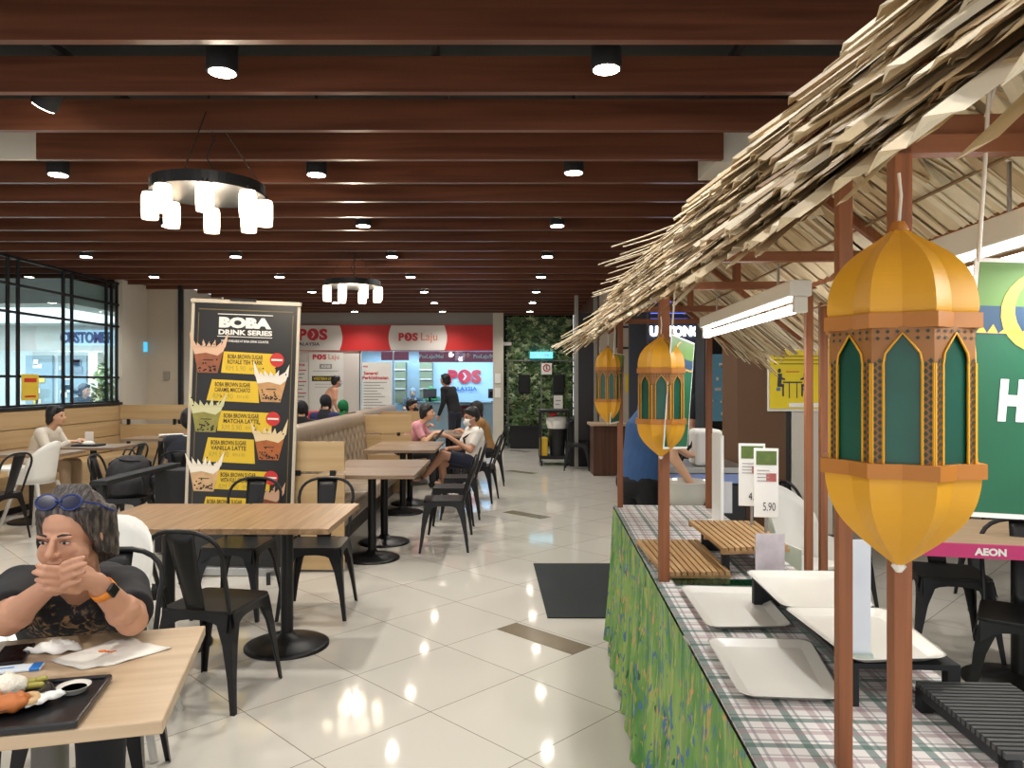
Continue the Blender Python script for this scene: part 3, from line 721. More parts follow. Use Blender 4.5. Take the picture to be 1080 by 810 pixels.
# ================================================================== TABLES
def make_table(name, mat, sx, sy, pole=.035, polem=None, base=.235, H=.745):
    t = thing(name, '', 'table', (0, 0, 0))
    m = MB(); m.box((0, 0, H-.016), (sx, sy, .032), mat); m.build('tabletop', t, bevel=.004)
    polem = polem or blk
    m = MB(); m.cyl((0, 0, .04), (0, 0, H-.04), pole, n=24, m=polem); m.box((0, 0, H-.037), (.3, .3, .008), blk); m.build('pole', t)
    m = MB(); m.lathe([(base, 0), (base, .012), (base-.02, .022), (base*.6, .038), (pole+.02, .055), (pole+.006, .075), (pole, .08)], n=40, m=polem); m.build('base', t)
    return t
ta = make_table('dining_table', tabwood, .668, .80); ta.location = (-1.253, 4.235, 0); ta['label'] = 'oak topped pedestal table in the centre, right half of the joined pair'; ta['group'] = 'oak pedestal tables'
dup(ta, (-1.923, 4.225, 0), 0, 'oak topped pedestal table, left half of the joined pair behind the seated man')
tb = make_table('dining_table', tabwoodx, .80, .60); tb.location = (-1.15, 6.33, 0); tb['label'] = 'greyish oak pedestal table nearest in the row along the leather booth'; tb['group'] = 'booth tables'
dup(tb, (-1.15, 6.96, 0), 0, 'second greyish oak pedestal table along the booth, behind the nearest one')
dup(tb, (-1.2, 8.55, 0), 0, 'third booth table, in front of the second wooden booth end')
dup(tb, (-1.2, 9.18, 0), 0, 'fourth booth table, beside the masked man in the white T-shirt')
dup(tb, (-.86, 10.8, 0), 0, 'fifth booth table, beside the person in pink')
dup(tb, (-.86, 11.45, 0), 0, 'sixth booth table behind the one beside the person in pink')
dup(tb, (-5.1, 8.0, 0), 0, 'dark topped table at the wall bench behind the high chair', 'bench tables')
dup(tb, (-4.92, 8.85, 0), 0, 'table at the wall bench where the woman in the blazer eats', 'bench tables')
dup(tb, (-4.75, 10.2, 0), 0, 'farthest bench table with a pile of white papers on it', 'bench tables')
NT = math.radians(14.5)
tn = make_table('dining_table', palewood, .655, .67, .042, M('pole_grey', (92, 90, 86), .4, .5), .24)
tn.location = (-1.170, 1.905, 0); tn.rotation_euler = (0, 0, NT); tn['label'] = 'pale ash table in the foreground with the meal tray'; tn['group'] = 'oak pedestal tables'
# pink edged table
t = thing('dining_table', 'pale wood table with a pink AEON edge strip at the right', 'table', (2.42, 3.62, 0), math.radians(-13))
pink = M('aeon_pink', (196, 52, 112), .5)
MB().box((.1, .1, .735), (1.1, .75, .03), palewood).build('tabletop', t, bevel=.004)
m = MB(); m.box((.1, -.285, .73), (1.1, .02, .062), pink); m.text('AEON', (-.17, -.297, .73), .13, .035, m=white, bold=.05); m.build('edge_strip', t)
m = MB(); m.cyl((.1, .1, .03), (.1, .1, .72), .035, m=blk); m.build('pole', t)
m = MB(); m.lathe([(.25, 0), (.25, .014), (.04, .06)], (.1, .1, 0), 32, blk); m.build('base', t)

# ================================================================== BOOTHS, BENCHES, PANELS
def booth(name, label, y0, y1, xb=-1.85, tuft=True):
    t = thing(name, label, 'bench', (0, 0, 0))
    MB().bb((xb-.25, y0, 0), (-1.53, y1, .3), M('kick_grey', (70, 62, 54), .6)).build('plinth', t)
    m = MB(); n = int((y1-y0)/.5)
    for i in range(n):
        a = y0+(y1-y0)*i/n; b = y0+(y1-y0)*(i+1)/n; m.bb((xb, a+.004, .3), (-1.33, b-.004, .45), leather)
    m.build('seat', t, bevel=.03, seg=3)
    # tufted back: pillowed grid
    m = MB(); nu = int((y1-y0)/.03); nv = 22; vs = []
    z0, z1 = .44, 1.10
    for i in range(nu+1):
        for j in range(nv+1):
            yy = y0+(y1-y0)*i/nu; z = z0+(z1-z0)*j/nv
            p = .03*abs(math.sin(PI*(yy/.24+z/.22)/1.0))**.5*abs(math.sin(PI*(yy/.24-z/.22)))**.5 if z < .97 else .03
            top = 0 if z < 1.04 else .05*((z-1.04)/.06)**2
            vs.append(V((xb-.02+p-top-.10*(z-z0), yy, z)))
    for i in range(nu+1):
        vs.append(V((xb-.25, y0+(y1-y0)*i/nu, z1-.02))); vs.append(V((xb-.25, y0+(y1-y0)*i/nu, .3)))
    fs = [(i*(nv+1)+j, i*(nv+1)+j+1, (i+1)*(nv+1)+j+1, (i+1)*(nv+1)+j) for i in range(nu) for j in range(nv)]
    B = (nu+1)*(nv+1)
    fs += [(i*(nv+1)+nv, B+2*i, B+2*i+2, (i+1)*(nv+1)+nv) for i in range(nu)]+[(B+2*i, B+2*i+1, B+2*i+3, B+2*i+2) for i in range(nu)]
    fs += [tuple(range(nv+1))+(B, B+1), tuple(reversed(range(nu*(nv+1), nu*(nv+1)+nv+1)))+(B+2*nu+1, B+2*nu)]
    m.add(vs, fs, leather, True); m.build('backrest', t)
    return t
booth('booth_bench', 'long tufted taupe leather booth bench behind the drinks banner', 6.02, 9.92)
booth('booth_bench', 'farther cream leather booth bench behind the second wooden booth end', 10.05, 13.4, -1.95)
def slat_panel(label, x0, x1, y, ztop, n=4, gap=.022, z0=.02):
    t = thing('booth_divider', label, 'divider', (0, 0, 0), 0, 'slatted wooden booth ends')
    h = (ztop-z0+gap)/n
    m = MB()
    for i in range(n):
        a = z0+h*i; m.bb((x0, y-.012, a), (x1, y+.012, a+h-gap), panwood)
    bd_ = m.build('board', t, bevel=.003)
    m = MB()
    for i in range(1, n):
        a = z0+h*i-gap/2
        for x in (x0+(x1-x0)*.12, x0+(x1-x0)*.78): m = MB(); m.box((x, y, a), (.045, .034, gap+.02), frame_blk); m.build('clip', bd_)
    return t
slat_panel('nearest slatted wooden booth end right of the drinks banner', -1.70, -1.285, 5.88, 1.03, 4)
slat_panel('second slatted wooden booth end across the middle of the booths', -2.08, -1.28, 9.97, 1.06, 4)
slat_panel('third slatted wooden booth end just behind the second one', -2.05, -1.28, 11.75, 1.04, 4)
slat_panel('slatted wooden screen with open gaps by the beige alcove at the left', -5.98, -4.9, 11.5, 1.15, 4, .07, .03)
t = thing('banquette', 'long maple bench running under the black framed window', 'bench', (0, 0, 0))
MB().bb((-5.98, 2.6, .09), (-5.55, 11.4, .45), panwoody).build('seat', t, bevel=.004)
MB().bb((-5.96, 2.6, 0), (-5.62, 11.4, .09), blkm).build('plinth', t)

# black low divider by the man's back
t = thing('low_counter', 'narrow black low counter with sloping looking edge left of the banner', 'counter', (0, 0, 0))
MB().bb((-3.08, 5.5, .735), (-2.96, 6.75, .77), blkm).build('worktop', t, bevel=.004)
m = MB(); m.bb((-3.06, 6.45, .02), (-2.72, 6.72, .735), blkm); m.build('cabinet', t, bevel=.01)
m = MB(); m.bb((-3.04, 5.52, 0), (-3.0, 5.56, .735), blkm); m.build('leg', t)

# ================================================================== DRINKS BANNER
D = 5.78; bt = thing('banner_stand', 'tall black BOBA drink series roll-up banner on a stand', 'banner', (FX(250, D), D, 0))
bt.rotation_euler = (0, math.radians(2.0), math.radians(3))
BW, BH = .80, 2.10; pb = M('banner_black', (26, 25, 24), .4, var=.5, vscale=3); pbeige = M('banner_frame', (196, 184, 164), .5)
m = MB(); m.box((0, 0, BH/2+.03), (BW, .006, BH-.04), pb); bsh = m.build('banner_sheet', bt)
m = MB(); m.box((0, 0, BH+.02), (BW+.04, .035, .03), pbeige)
for s_ in (-1, 1): m.bb((s_*(BW/2+.004)-.012, -.008, .06), (s_*(BW/2+.004)+.012, .008, BH), pbeige)
m.box((-.02, -.01, BH+.035), (.2, .03, .02), blkm); m.build('frame', bt, bevel=.003)
m = MB(); m.box((0, 0, .035), (BW+.04, .09, .07), chrome); m.build('cassette', bt, bevel=.01)
for s_ in (-1, 1):
    m = MB(); m.bar((s_*.25, -.05, .03), (s_*.32, -.3, .01), .03, .012, blkm); m.build('foot', bt)
    m = MB(); m.bar((s_*.25, .05, .03), (s_*.32, .2, .01), .03, .012, blkm); m.build('foot', bt)
# printed artwork (flat print on the sheet)
py = -.0045
pk = BW/112
def bx(px_): return (px_-258.5)*.84/113
def bz(py_): return 2.155-(py_-316)*.00752
pw = M('print_white', (232, 230, 224), .5); pyel = M('print_yellow_b', (222, 186, 40), .45); pblk = M('print_black', (30, 26, 22), .5); prd = M('print_red', (200, 48, 44), .5)
pgrey = M('print_faded', (170, 150, 60), .5)
m = MB()
gld = M('banner_gold_line', (110, 92, 50), .5)
for z_ in (bz(329),): m.box((0, py, z_), (BW*.9, .001, .008), gld)
for s_ in (-1, 1): m.box((s_*BW*.45, py, BH/2), (.006, .001, BH-.14), gld)
m.box((bx(258), py-.001, bz(333.5)), (.42, .001, .006), pw)
def serif_bold(x, z, w_, h_, s): m.text(s, (x, py-.001, z), w_, h_, m=pw, bold=.07)
serif_bold(bx(258), bz(342), .40, .085, 'BOBA')
m.text('DRINK SERIES', (bx(258.5), py-.001, bz(352)), .41, .04, m=pw, bold=.04)
m.box((bx(258), py-.001, bz(356.5)), (.42, .001, .005), pw)
m.text('NOW AVAILABLE AT BOBA DRINK COUNTER', (bx(258.5), py-.001, bz(361)), .36, .018, m=pw, bold=.02)
m.build('title_print', bsh)
items = [('BOBA BROWN SUGAR', 'ROYALE TEH TARIK', 0, 372, 394, 238, 290, 1, (150, 88, 56), (216, 178, 150)),
         ('BOBA BROWN SUGAR', 'CARAMEL MACCHIATO', 1, 401, 423, 224, 276, 0, (196, 150, 100), (234, 228, 216)),
         ('BOBA BROWN SUGAR', 'MATCHA LATTE', 0, 433, 454, 236, 288, 1, (146, 140, 66), (208, 206, 160)),
         ('BOBA BROWN SUGAR', 'VANILLA LATTE', 1, 461, 486, 222, 274, 0, (170, 96, 44), (226, 204, 160)),
         ('BOBA BROWN SUGAR', 'WITH FULL CREAM MILK', 0, 494, 514, 234, 288, 1, (206, 168, 124), (240, 232, 216)),
         ('BOBA BROWN SUGAR', '', 1, 522, 545, 222, 270, 0, (120, 62, 36), (200, 160, 130))]
for l1, l2, side, y0, y1, x0, x1, dot, cc, foam in items:
    m = MB()
    m.poly([(bx(x0-3), py-.001, bz(y1)), (bx(x1+1 if not side else x1-1), py-.001, bz(y1+1)), (bx(x1+1 if not side else x1-3), py-.001, bz(y0+1)), (bx(x0-1 if not side else x0+2), py-.001, bz(y0))], pyel)
    tx = bx((x0+x1)/2-(2 if dot else 0)); 
    m.text(l1, (tx-.02, py-.002, bz(y0+5)), .27, .034, m=pblk, bold=.02); 
    if l2: m.text(l2, (tx-.02, py-.002, bz(y0+10.5)), .27, .034, m=pblk, bold=.02)
    m.text('RM 5.90', (tx-.09, py-.002, bz(y0+17)), .15, .04, m=pgrey); m.text('RM 6.90', (tx+.06, py-.002, bz(y0+17.3)), .09, .026, m=pgrey)
    if dot:
        n = 20; c = V((bx(x1+2), py-.003, bz(y0+7))); m.poly([c+V((.055*math.cos(2*PI*i/n), 0, .055*math.sin(2*PI*i/n))) for i in range(n)], prd)
        m.box(c+V((0, -.001, 0)), (.085, .0005, .014), pw)
    m.build('price_panel', bsh)
    m = MB(); cm = M('cup_%d' % y0, cc, .4, var=.35, vscale=20); fm_ = M('foam_%d' % y0, foam, .4)
    cx = bx(221.5) if not side else bx(287); zt = bz(y0-4 if not side else y0-5); hb = .20
    m.poly([(cx-.075, py-.004, zt-hb), (cx+.075, py-.004, zt-hb), (cx+.12, py-.004, zt), (cx-.12, py-.004, zt)], cm)
    m.poly([(cx-.105, py-.005, zt-.06), (cx-.02, py-.005, zt-.045), (cx+.07, py-.005, zt-.065), (cx+.112, py-.005, zt-.03), (cx+.125, py-.005, zt+.005), (cx-.125, py-.005, zt+.005)], fm_)
    for i in range(-3, 4):   # splash crown
        a = cx+i*.036; h_ = random.uniform(.03, .07)+(.06 if abs(i) == 3 else 0); m.poly([(a-.02, py-.005, zt), (a+.02, py-.005, zt), (a+.012*i+random.uniform(-.01, .01), py-.005, zt+h_)], fm_)
    for i in range(26):
        x = cx+random.uniform(-.07, .07); z = zt-hb+.012+abs(random.gauss(0, .035)); r = .0065
        m.poly([(x+r*math.cos(j*PI/4), py-.006, z+r*math.sin(j*PI/4)) for j in range(8)], pblk)
    for i in range(5):
        x = cx+random.uniform(-.12, .12); z = zt+random.uniform(0, .08); r = .006
        m.poly([(x+r*math.cos(j*PI/4), py-.006, z+r*math.sin(j*PI/4)) for j in range(8)], pblk)
    m.box((cx, py-.006, zt-.10), (.08, .0005, .006), pblk)
    m.build('cup_picture', bsh)

# ================================================================== FLOOR THINGS
m = MB(); m.prism([(.215, 6.13), (1.02, 6.13), (1.02, 4.72), (.255, 4.72)], .001, .009, M('mat_charcoal', (34, 40, 40), .85, var=.15, vscale=60))
tag(m.build('floor_mat', bevel=.002), 'dark grey rubber floor mat beside the stall', 'mat')
# janitor cart
t = thing('cleaning_cart', 'black cleaning cart with a bin and white bag before the ivy wall', 'cart', (FX(584, 13.6), 13.6, 0))
m = MB(); m.bb((-.27, -.3, .12), (.27, .3, .17), blkm); m.bb((-.27, -.3, .95), (.27, .3, 1.0), blkm)
for x in (-.25, .25):
    for y in (-.28, .28): m.bb((x-.015, y-.015, .12), (x+.015, y+.015, 1.0), blkm)
m.build('frame', t, bevel=.006)
m = MB(); m.lathe([(.13, .17), (.17, .75), (.18, .75), (.18, .8)], (.06, -.05, 0), 20, M('bin_grey', (52, 54, 56), .5)); m.build('bin', t)
m = MB(); m.loft([((.06, -.06, .66), .17, .17), ((.06, -.06, .76), .2, .2), ((.05, -.05, .86), .19, .19), ((.07, -.05, .88), .12, .12)], 18, paper); m.build('bin_liner', t)
m = MB(); m.bb((-.26, -.28, .17), (-.12, 0, .5), M('bucket_yellow', (205, 165, 40), .5)); m.build('bucket', t, bevel=.02)
m = MB(); m.ball((-.02, -.15, .93), (.08, .06, .05), red); m.build('cloth', t)
for x in (-.23, .23):
    for y in (-.26, .26): 
        m = MB(); m.cyl((x-.015, y, .05), (x+.015, y, .05), .05, n=16, m=blkm); m.bb((x-.012, y-.012, .05), (x+.012, y+.012, .13), chrome); m.build('wheel', t)
t = thing('desk', 'black desk with a panelled front beside the cleaning cart', 'desk', (0, 0, 0))
MB().bb((FX(600, 13.4), 13.2, 0), (1.53, 13.9, .82), blkm).build('body', t, bevel=.01)
MB().bb((FX(598, 13.4), 13.15, .82), (1.55, 13.95, .85), frame_blk).build('worktop', t, bevel=.004)
t = thing('counter_cabinet', 'dark brown wooden counter with a pale top before the stall post', 'cabinet', (0, 0, 0))
MB().bb((FX(625, 12), 11.9, 0), (FX(646, 12)+.2, 12.4, .8), brownw).build('body', t, bevel=.01)
MB().bb((FX(622, 12), 11.85, .8), (FX(646, 12)+.22, 12.42, .84), palewood).build('worktop', t, bevel=.004)
t = thing('flower_vase', 'small yellow flowers in a vase on the black desk', 'flowers', (FX(619, 13.35), 13.4, .85))
m = MB(); m.lathe([(.04, 0), (.06, .08), (.03, .16), (.035, .18)], m=white, n=16); m.build('vase', t)
m = MB()
for i in range(26): m.ball((random.uniform(-.12, .12), random.uniform(-.08, .08), random.uniform(.2, .42)), random.uniform(.022, .036), M('petal_yellow', (225, 190, 60), .6), 6)
for i in range(6): m.tube([(0, 0, .15), (random.uniform(-.1, .1), random.uniform(-.06, .06), .36)], .004, 5, gl[0])
m.build('bloom', t)
t = thing('poster_display', 'narrow dark poster display in a pale frame left of the brown counter', 'display', (0, 0, 0))
D = 12.9; MB().bb((FX(609, D), D, .5), (FX(629, D), D+.05, FZ(330, D)), M('poster_dark', (46, 44, 46), .3)).build('panel', t)
m = MB()
for x in (608, 628): m.bb((FX(x, D)-.03, D-.02, 0), (FX(x, D)+.03, D+.06, 3.0), M('frame_pale', (150, 150, 142), .5))
m.build('frame', t)

# backpack on chair
t = thing('backpack', 'bulky black backpack resting on a chair left of the banner', 'backpack', (-3.49, 6.86, .455), .4)
m = MB(); m.box((.21, .0, .11), (.07, .14, .17)); m.box((-.21, 0, .1), (.07, .14, .15)); m.box((.02, -.02, .34), (.26, .2, .06), None, Euler((.15, .12, .1)).to_matrix()); m.mats = [M('bag_black', (30, 30, 34), .6, bump=.6, vscale=12)]; m.loft([((0, 0, 0), .19, .12), ((0.01, 0, .06), .21, .14), ((-.01, .0, .2), .20, .14), ((.01, .02, .31), .18, .13), ((.03, .03, .36), .10, .08)], 10, M('bag_black', (30, 30, 34), .6, bump=.6, vscale=12)); m.build('bag_body', t, subsurf=1)
m = MB(); m.loft([((0, -.13, .03), .13, .05), ((0, -.16, .1), .14, .06), ((0, -.15, .2), .12, .05), ((0, -.12, .22), .08, .03)], 16, M('bag_black')if 0 else MATS['bag_black']); m.build('pocket', t, subsurf=1)
for s_ in (-1, 1):
    m = MB(); m.tube([(s_*.1, .12, .33), (s_*.17, .2, .28), (s_*.18, .2, .12), (s_*.12, .13, .03)], .014, 8, MATS['bag_black']); m.build('strap', t)
m = MB(); m.tube([(-.05, .05, .37), (-.03, .05, .42), (.03, .05, .42), (.05, .05, .37)], .009, 8, MATS['bag_black']); m.build('handle', t)
# papers on far bench table and woman's meal
m = MB()
for i in range(5): m.box((0, 0, .006+.008*i), (.3, .22, .006), paper, Matrix.Rotation(.15*i, 3, 'Z'))
o = m.build('paper_stack'); o.location = (-4.6, 10.2, .746); tag(o, 'loose stack of white papers on the farthest bench table', 'papers')
t = thing('meal_tray', 'dark tray with rice in front of the woman in the blazer', 'tray', (-4.95, 8.8, .746))
m = MB(); m.box((0, 0, .01), (.3, .22, .02), blkm); m.build('tray_base', t, bevel=.006)
m = MB(); m.ball((0, 0, .03), (.07, .06, .03), paper); m.build('rice', t)
# mask box / notice standing beside woman
m = MB(); m.box((0, 0, .075), (.1, .006, .15), paper); m.box((0, .03, .002), (.1, .06, .004), paper); o = m.build('table_card'); o.location = (-5.1, 9.08, .746); tag(o, 'white card standing on the table behind the woman in the blazer', 'card')
# ================================================================== MARKET STALL
# local frame of the stall: origin on the floor, +y runs away along the counter
SRZ = -.0515; SX0 = .387; TZ = .80
SROT = Matrix.Rotation(SRZ, 4, 'Z'); STM = Matrix.Translation((SX0, 0, 0)) @ SROT
def S(x, y, z): return STM @ V((x, y, z))
def at(px, py, z):      # point of the photo on the horizontal plane z
    D = F*(CH-z)/(py-CY); return V((FX(px, D), D, z))
# --- counter table and cloths
t = thing('stall_table', 'long trestle table under the checked and floral cloths', 'table', (SX0, 0, 0), SRZ)
m = MB(); m.bb((.02, 1.02, .765), (.53, 4.22, .792), palewood); m.build('tabletop', t)
for x in (.06, .49):
    for y in (1.1, 2.6, 4.15): m = MB(); m.cyl((x, y, 0), (x, y, .765), .016, m=blk); m.build('leg', t)
ck = bpy.data.materials.new('checked_cloth'); ck.use_nodes = True; nt = ck.node_tree; b_ = nt.nodes['Principled BSDF']; b_.inputs['Roughness'].default_value = .85
tc = nt.nodes.new('ShaderNodeTexCoord'); sp = nt.nodes.new('ShaderNodeSeparateXYZ'); nt.links.new(tc.outputs['Object'], sp.inputs[0])
def mth(op, a, b=None, c=None):
    n = nt.nodes.new('ShaderNodeMath'); n.operation = op
    for i, q in enumerate((a, b, c)):
        if q is None: continue
        if isinstance(q, (int, float)): n.inputs[i].default_value = q
        else: nt.links.new(q, n.inputs[i])
    return n.outputs[0]
def mixc(fac, a, b):
    n = nt.nodes.new('ShaderNodeMix'); n.data_type = 'RGBA'; nt.links.new(fac, n.inputs[0])
    for i, q in ((6, a), (7, b)):
        if isinstance(q, tuple): n.inputs[i].default_value = q
        else: nt.links.new(q, n.inputs[i])
    return n.outputs[2]
col_ = lin((212, 206, 202))
def band(axis, per, lo, hi, off=0): 
    f = mth('FRACT', mth('MULTIPLY_ADD', sp.outputs[axis], 1/per, off)); return mth('MULTIPLY', mth('GREATER_THAN', f, lo), mth('LESS_THAN', f, hi))
for axis in (0, 1):
    for per, lo, hi, c, a_ in ((.11, .0, .16, (70, 100, 92), .75), (.11, .24, .30, (70, 90, 90), .5), (.11, .52, .66, (148, 118, 122), .55), (.11, .72, .76, (80, 80, 92), .5)):
        col_ = mixc(mth('MULTIPLY', band(axis, per, lo, hi), a_), col_, lin(c))
nt.links.new(col_, b_.inputs['Base Color'])
# floral cloth: green ground, vertical brush strokes of yellow, blue and orange
fl = bpy.data.materials.new('floral_cloth'); fl.use_nodes = True; nt = fl.node_tree; b_ = nt.nodes['Principled BSDF']; b_.inputs['Roughness'].default_value = .8
tc = nt.nodes.new('ShaderNodeTexCoord')
def noise(scale, sc, detail=3, dist=0):
    mp = nt.nodes.new('ShaderNodeMapping'); mp.inputs['Scale'].default_value = sc; n = nt.nodes.new('ShaderNodeTexNoise'); n.inputs['Scale'].default_value = scale; n.inputs['Detail'].default_value = detail; n.inputs['Distortion'].default_value = dist
    nt.links.new(tc.outputs['Object'], mp.inputs[0]); nt.links.new(mp.outputs[0], n.inputs['Vector']); return n.outputs['Fac']
def ramp(f, a, b):
    r = nt.nodes.new('ShaderNodeMapRange'); r.inputs[1].default_value = a; r.inputs[2].default_value = b; nt.links.new(f, r.inputs[0]); return r.outputs[0]
c0 = mixc(ramp(noise(9, (1, 1, .35), 4), .38, .6), lin((58, 122, 56)), lin((126, 160, 84)))
c0 = mixc(ramp(noise(30, (1, 1, .22), 2, 1), .56, .62), c0, lin((150, 168, 96)))
c0 = mixc(ramp(noise(14, (1.3, 1.3, .7), 3, 1.5), .585, .62), c0, lin((74, 110, 142)))
c0 = mixc(ramp(noise(19, (1.2, 1.2, .8), 2, 1), .63, .66), c0, lin((196, 146, 96)))
c0 = mixc(ramp(noise(23, (1, 1, .5), 2, .5), .66, .69), c0, lin((40, 84, 60)))
nt.links.new(c0, b_.inputs['Base Color'])
m = MB(); m.bb((0, 1.0, .794), (.55, 4.25, .80), ck)
def drape(m, p0, p1, z0, z1, mat, amp=.015, n=60, out=(-1, 0), per=.23):
    vs = []; K = 8
    for i in range(n+1):
        q = V(p0).lerp(V(p1), i/n); L = (V(p1)-V(p0)).length*i/n
        for j in range(K+1):
            u = j/K; z = z0+(z1-z0)*u; a = amp*u**.8*(math.sin(2*PI*L/per)+.5*math.sin(2*PI*L/per*1.7+1))+.035*u*u
            vs.append(V((q.x+out[0]*a, q.y+out[1]*a, z)))
    m.add(vs, [(i*(K+1)+j, i*(K+1)+j+1, (i+1)*(K+1)+j+1, (i+1)*(K+1)+j) for i in range(n) for j in range(K)], mat, True)
o = m.build('checked_tablecloth'); o.location = (SX0, 0, 0); o.rotation_euler = (0, 0, SRZ)
tag(o, 'white and green checked cloth on top of the stall table', 'tablecloth')
m = MB(); drape(m, (-.004, 1.0, 0), (-.004, 4.25, 0), .79, .03, fl, .016, 120); drape(m, (0, 4.254, 0), (.55, 4.254, 0), .79, .05, fl, .012, 30, (0, 1))
drape(m, (.554, 4.25, 0), (.554, 1.0, 0), .79, .05, fl, .012, 80, (1, 0))
o = m.build('floral_tablecloth'); o.location = (SX0, 0, 0); o.rotation_euler = (0, 0, SRZ)
tag(o, 'green floral cloth skirt hanging down the side of the stall table', 'tablecloth')

# --- roof, posts
straws = [M('straw_a', (212, 192, 156), .7, var=.12, vscale=25), M('straw_b', (184, 158, 120), .7, var=.15, vscale=25), M('straw_c', (228, 214, 186), .7, var=.1, vscale=25), M('straw_d', (140, 110, 76), .75, var=.15, vscale=25)]
rt = thing('stall_canopy', 'thatched stall canopy of pale palm strips on slim red wooden posts', 'canopy', (SX0, 0, 0), SRZ)
EX0, EX1, RX = -.12, .78, .30; EZ, RZ_ = 1.76, 2.07; EZ1 = 1.66; Y0, Y1 = .25, 4.55
posts = [(.03, 4.17, TZ, 1.87, .03), (.52, 4.17, TZ, 1.87, .032), (.03, 2.63, TZ, 1.87, .036), (.572, 2.75, .02, 1.87, .026), (.624, 2.75, .02, 1.87, .026), (.153, 1.36, TZ+.001, 1.90, .025), (.127, 1.09, TZ+.001, 1.90, .026)]
for x, y, z0, z1, w_ in posts:
    m = MB(); m.bb((x-w_/2, y-w_/2, z0), (x+w_/2, y+w_/2, z1), postwood); m.build('post', rt, bevel=.002)
def beam(p0, p1, w_=.03, mat=beamwood):
    m = MB(); m.bar(p0, p1, w_, w_, mat); m.build('beam', rt)
beam((.03, .3, 1.85), (.03, 4.45, 1.85), .03, postwood); beam((.56, .3, 1.85), (.56, 4.45, 1.85), .03, postwood)
for y in (1.09, 2.05, 2.66, 3.5, 4.2): beam((-.0, y, 1.842), (.60, y, 1.842), .026)
beam((.0, 1.12, 1.878), (.62, 1.12, 1.878), .03)
beam((.29, 2.66, 1.84), (.29, 2.66, 2.05), .024, postwood); beam((.29, 3.5, 1.84), (.29, 3.5, 2.05), .024, postwood)
beam((RX, .3, 2.03), (RX, 4.45, 2.03), .03, postwood)
for y in (2.0, 3.3, 4.4):
    beam((RX, y, 2.03), (EX0+.10, y, EZ+.03), .022, postwood); beam((RX, y, 2.03), (EX1-.05, y, EZ1+.03), .022, postwood)
def strip(m, p, d, nrm, L, w_, mat, fold=.25, curl=0):
    d = d.normalized(); s_ = d.cross(nrm).normalized(); n_ = s_.cross(d).normalized()
    K = 3; vs = []; th = .0016
    for i in range(K+1):
        u = i/K; c = p+d*(L*u)+n_*(curl*u*u); ww = w_*(1-.25*u)
        vs += [c-s_*ww/2, c+n_*ww*fold, c+s_*ww/2, c-n_*th+n_*ww*fold*.7]
    fs = []
    for i in range(K):
        for k in range(4): fs.append((i*4+k, (i+1)*4+k, (i+1)*4+(k+1) % 4, i*4+(k+1) % 4))
    fs += [(0, 1, 2, 3), tuple(reversed(range(4*K, 4*K+4)))]
    m.add(vs, fs, mat)
def slope(name, ex, ez, n_out, shag, rows_=6):
    sag = (lambda y: -.07*(1-max(0, min(1, (y-1)/2.6)))) if shag >= 1 else (lambda y: 0)
    e = V((ex, 0, ez)); r = V((RX, 0, RZ_)); dn = (e-r); L = dn.length; dn.normalize(); nrm = V((0, 1, 0)).cross(dn)
    if nrm.z < 0: nrm = -nrm
    # ordered underside leaves
    m = MB(); y = Y0
    while y < Y1:
        w_ = random.uniform(.05, .075)
        strip(m, V((RX, y, RZ_+sag(y)))-nrm*.012+V((0, random.uniform(-.02, .02), 0)), dn+V((0, random.uniform(-.10, .02), 0)), nrm, L+random.uniform(-.03, .04), w_*1.25, random.choice((straws[0], straws[1], straws[0], straws[2])), .16)
        strip(m, V((RX, y+.02, RZ_+sag(y)))+nrm*.008, dn+V((0, random.uniform(-.05, .1), 0)), nrm, L, .085, straws[1], .05)
        y += w_*.72
    m.build('underside_leaves', rt)
    m = MB()
    # stitched seams under the leaves
    for q in (.35, .68): 
        p = r.lerp(e, q); m.cyl((p.x, Y0, p.z)-nrm*.022 if 0 else V((p.x, Y0, p.z))-nrm*.02, V((p.x, Y1, p.z))-nrm*.02, .004, n=5, m=straws[3])
    m.build('seam', rt)
    m = MB()
    for tier, (n0, n1, ua, ub, cnt) in enumerate(((.0, .025, .15, 1.0, n_out*2), (.02, .045, -.05, .75, n_out*2), (.045, .10, -.10, .5, n_out*2))):
        if shag < 1 and tier == 2: continue
        for i in range(cnt):
            y = random.uniform(Y0, Y1); Ly = L*(1-(.20*(1-(y-.5)/4.05) if shag >= 1 else 0)); u = random.uniform(ua, ub); LL = random.uniform(.26, .46)
            if u*Ly+LL > Ly*(1.06, .86, .66)[tier]: u = max(ua, ((1.06, .86, .66)[tier]*Ly-LL*random.uniform(.93, 1.12))/Ly)
            h = n0+(n1-n0)*random.random(); h *= (1.15-.5*max(0, u))
            p = V((RX, y, RZ_+sag(y)))+dn*(Ly*u)+nrm*h
            d = dn+V((0, random.gauss(.03, .10), 0))+nrm*random.gauss(-.02, .035)
            strip(m, p, d, nrm, LL, random.uniform(.026, .054)*(1.35 if y < 1.8 else 1), random.choice((straws[0], straws[0], straws[1], straws[2], straws[2], straws[0], straws[3] if tier < 2 else straws[1])), random.uniform(.03, .22), random.uniform(-.015, .012))
    for i in range(170):
        u = random.random(); p = V((RX, Y1-random.uniform(.0, .3), RZ_))+dn*(L*u)+nrm*random.uniform(.0, .08)
        strip(m, p, dn*1.0+V((0, random.uniform(.1, .9), 0))+nrm*random.gauss(.05, .1), nrm, random.uniform(.14, .32), random.uniform(.018, .034), random.choice(straws[:3]), .2)
    m.build('thatch', rt)
slope('left', EX0, EZ, 400, 1.0)
slope('right', EX1, EZ1, 130, .5, 5)
m = MB()
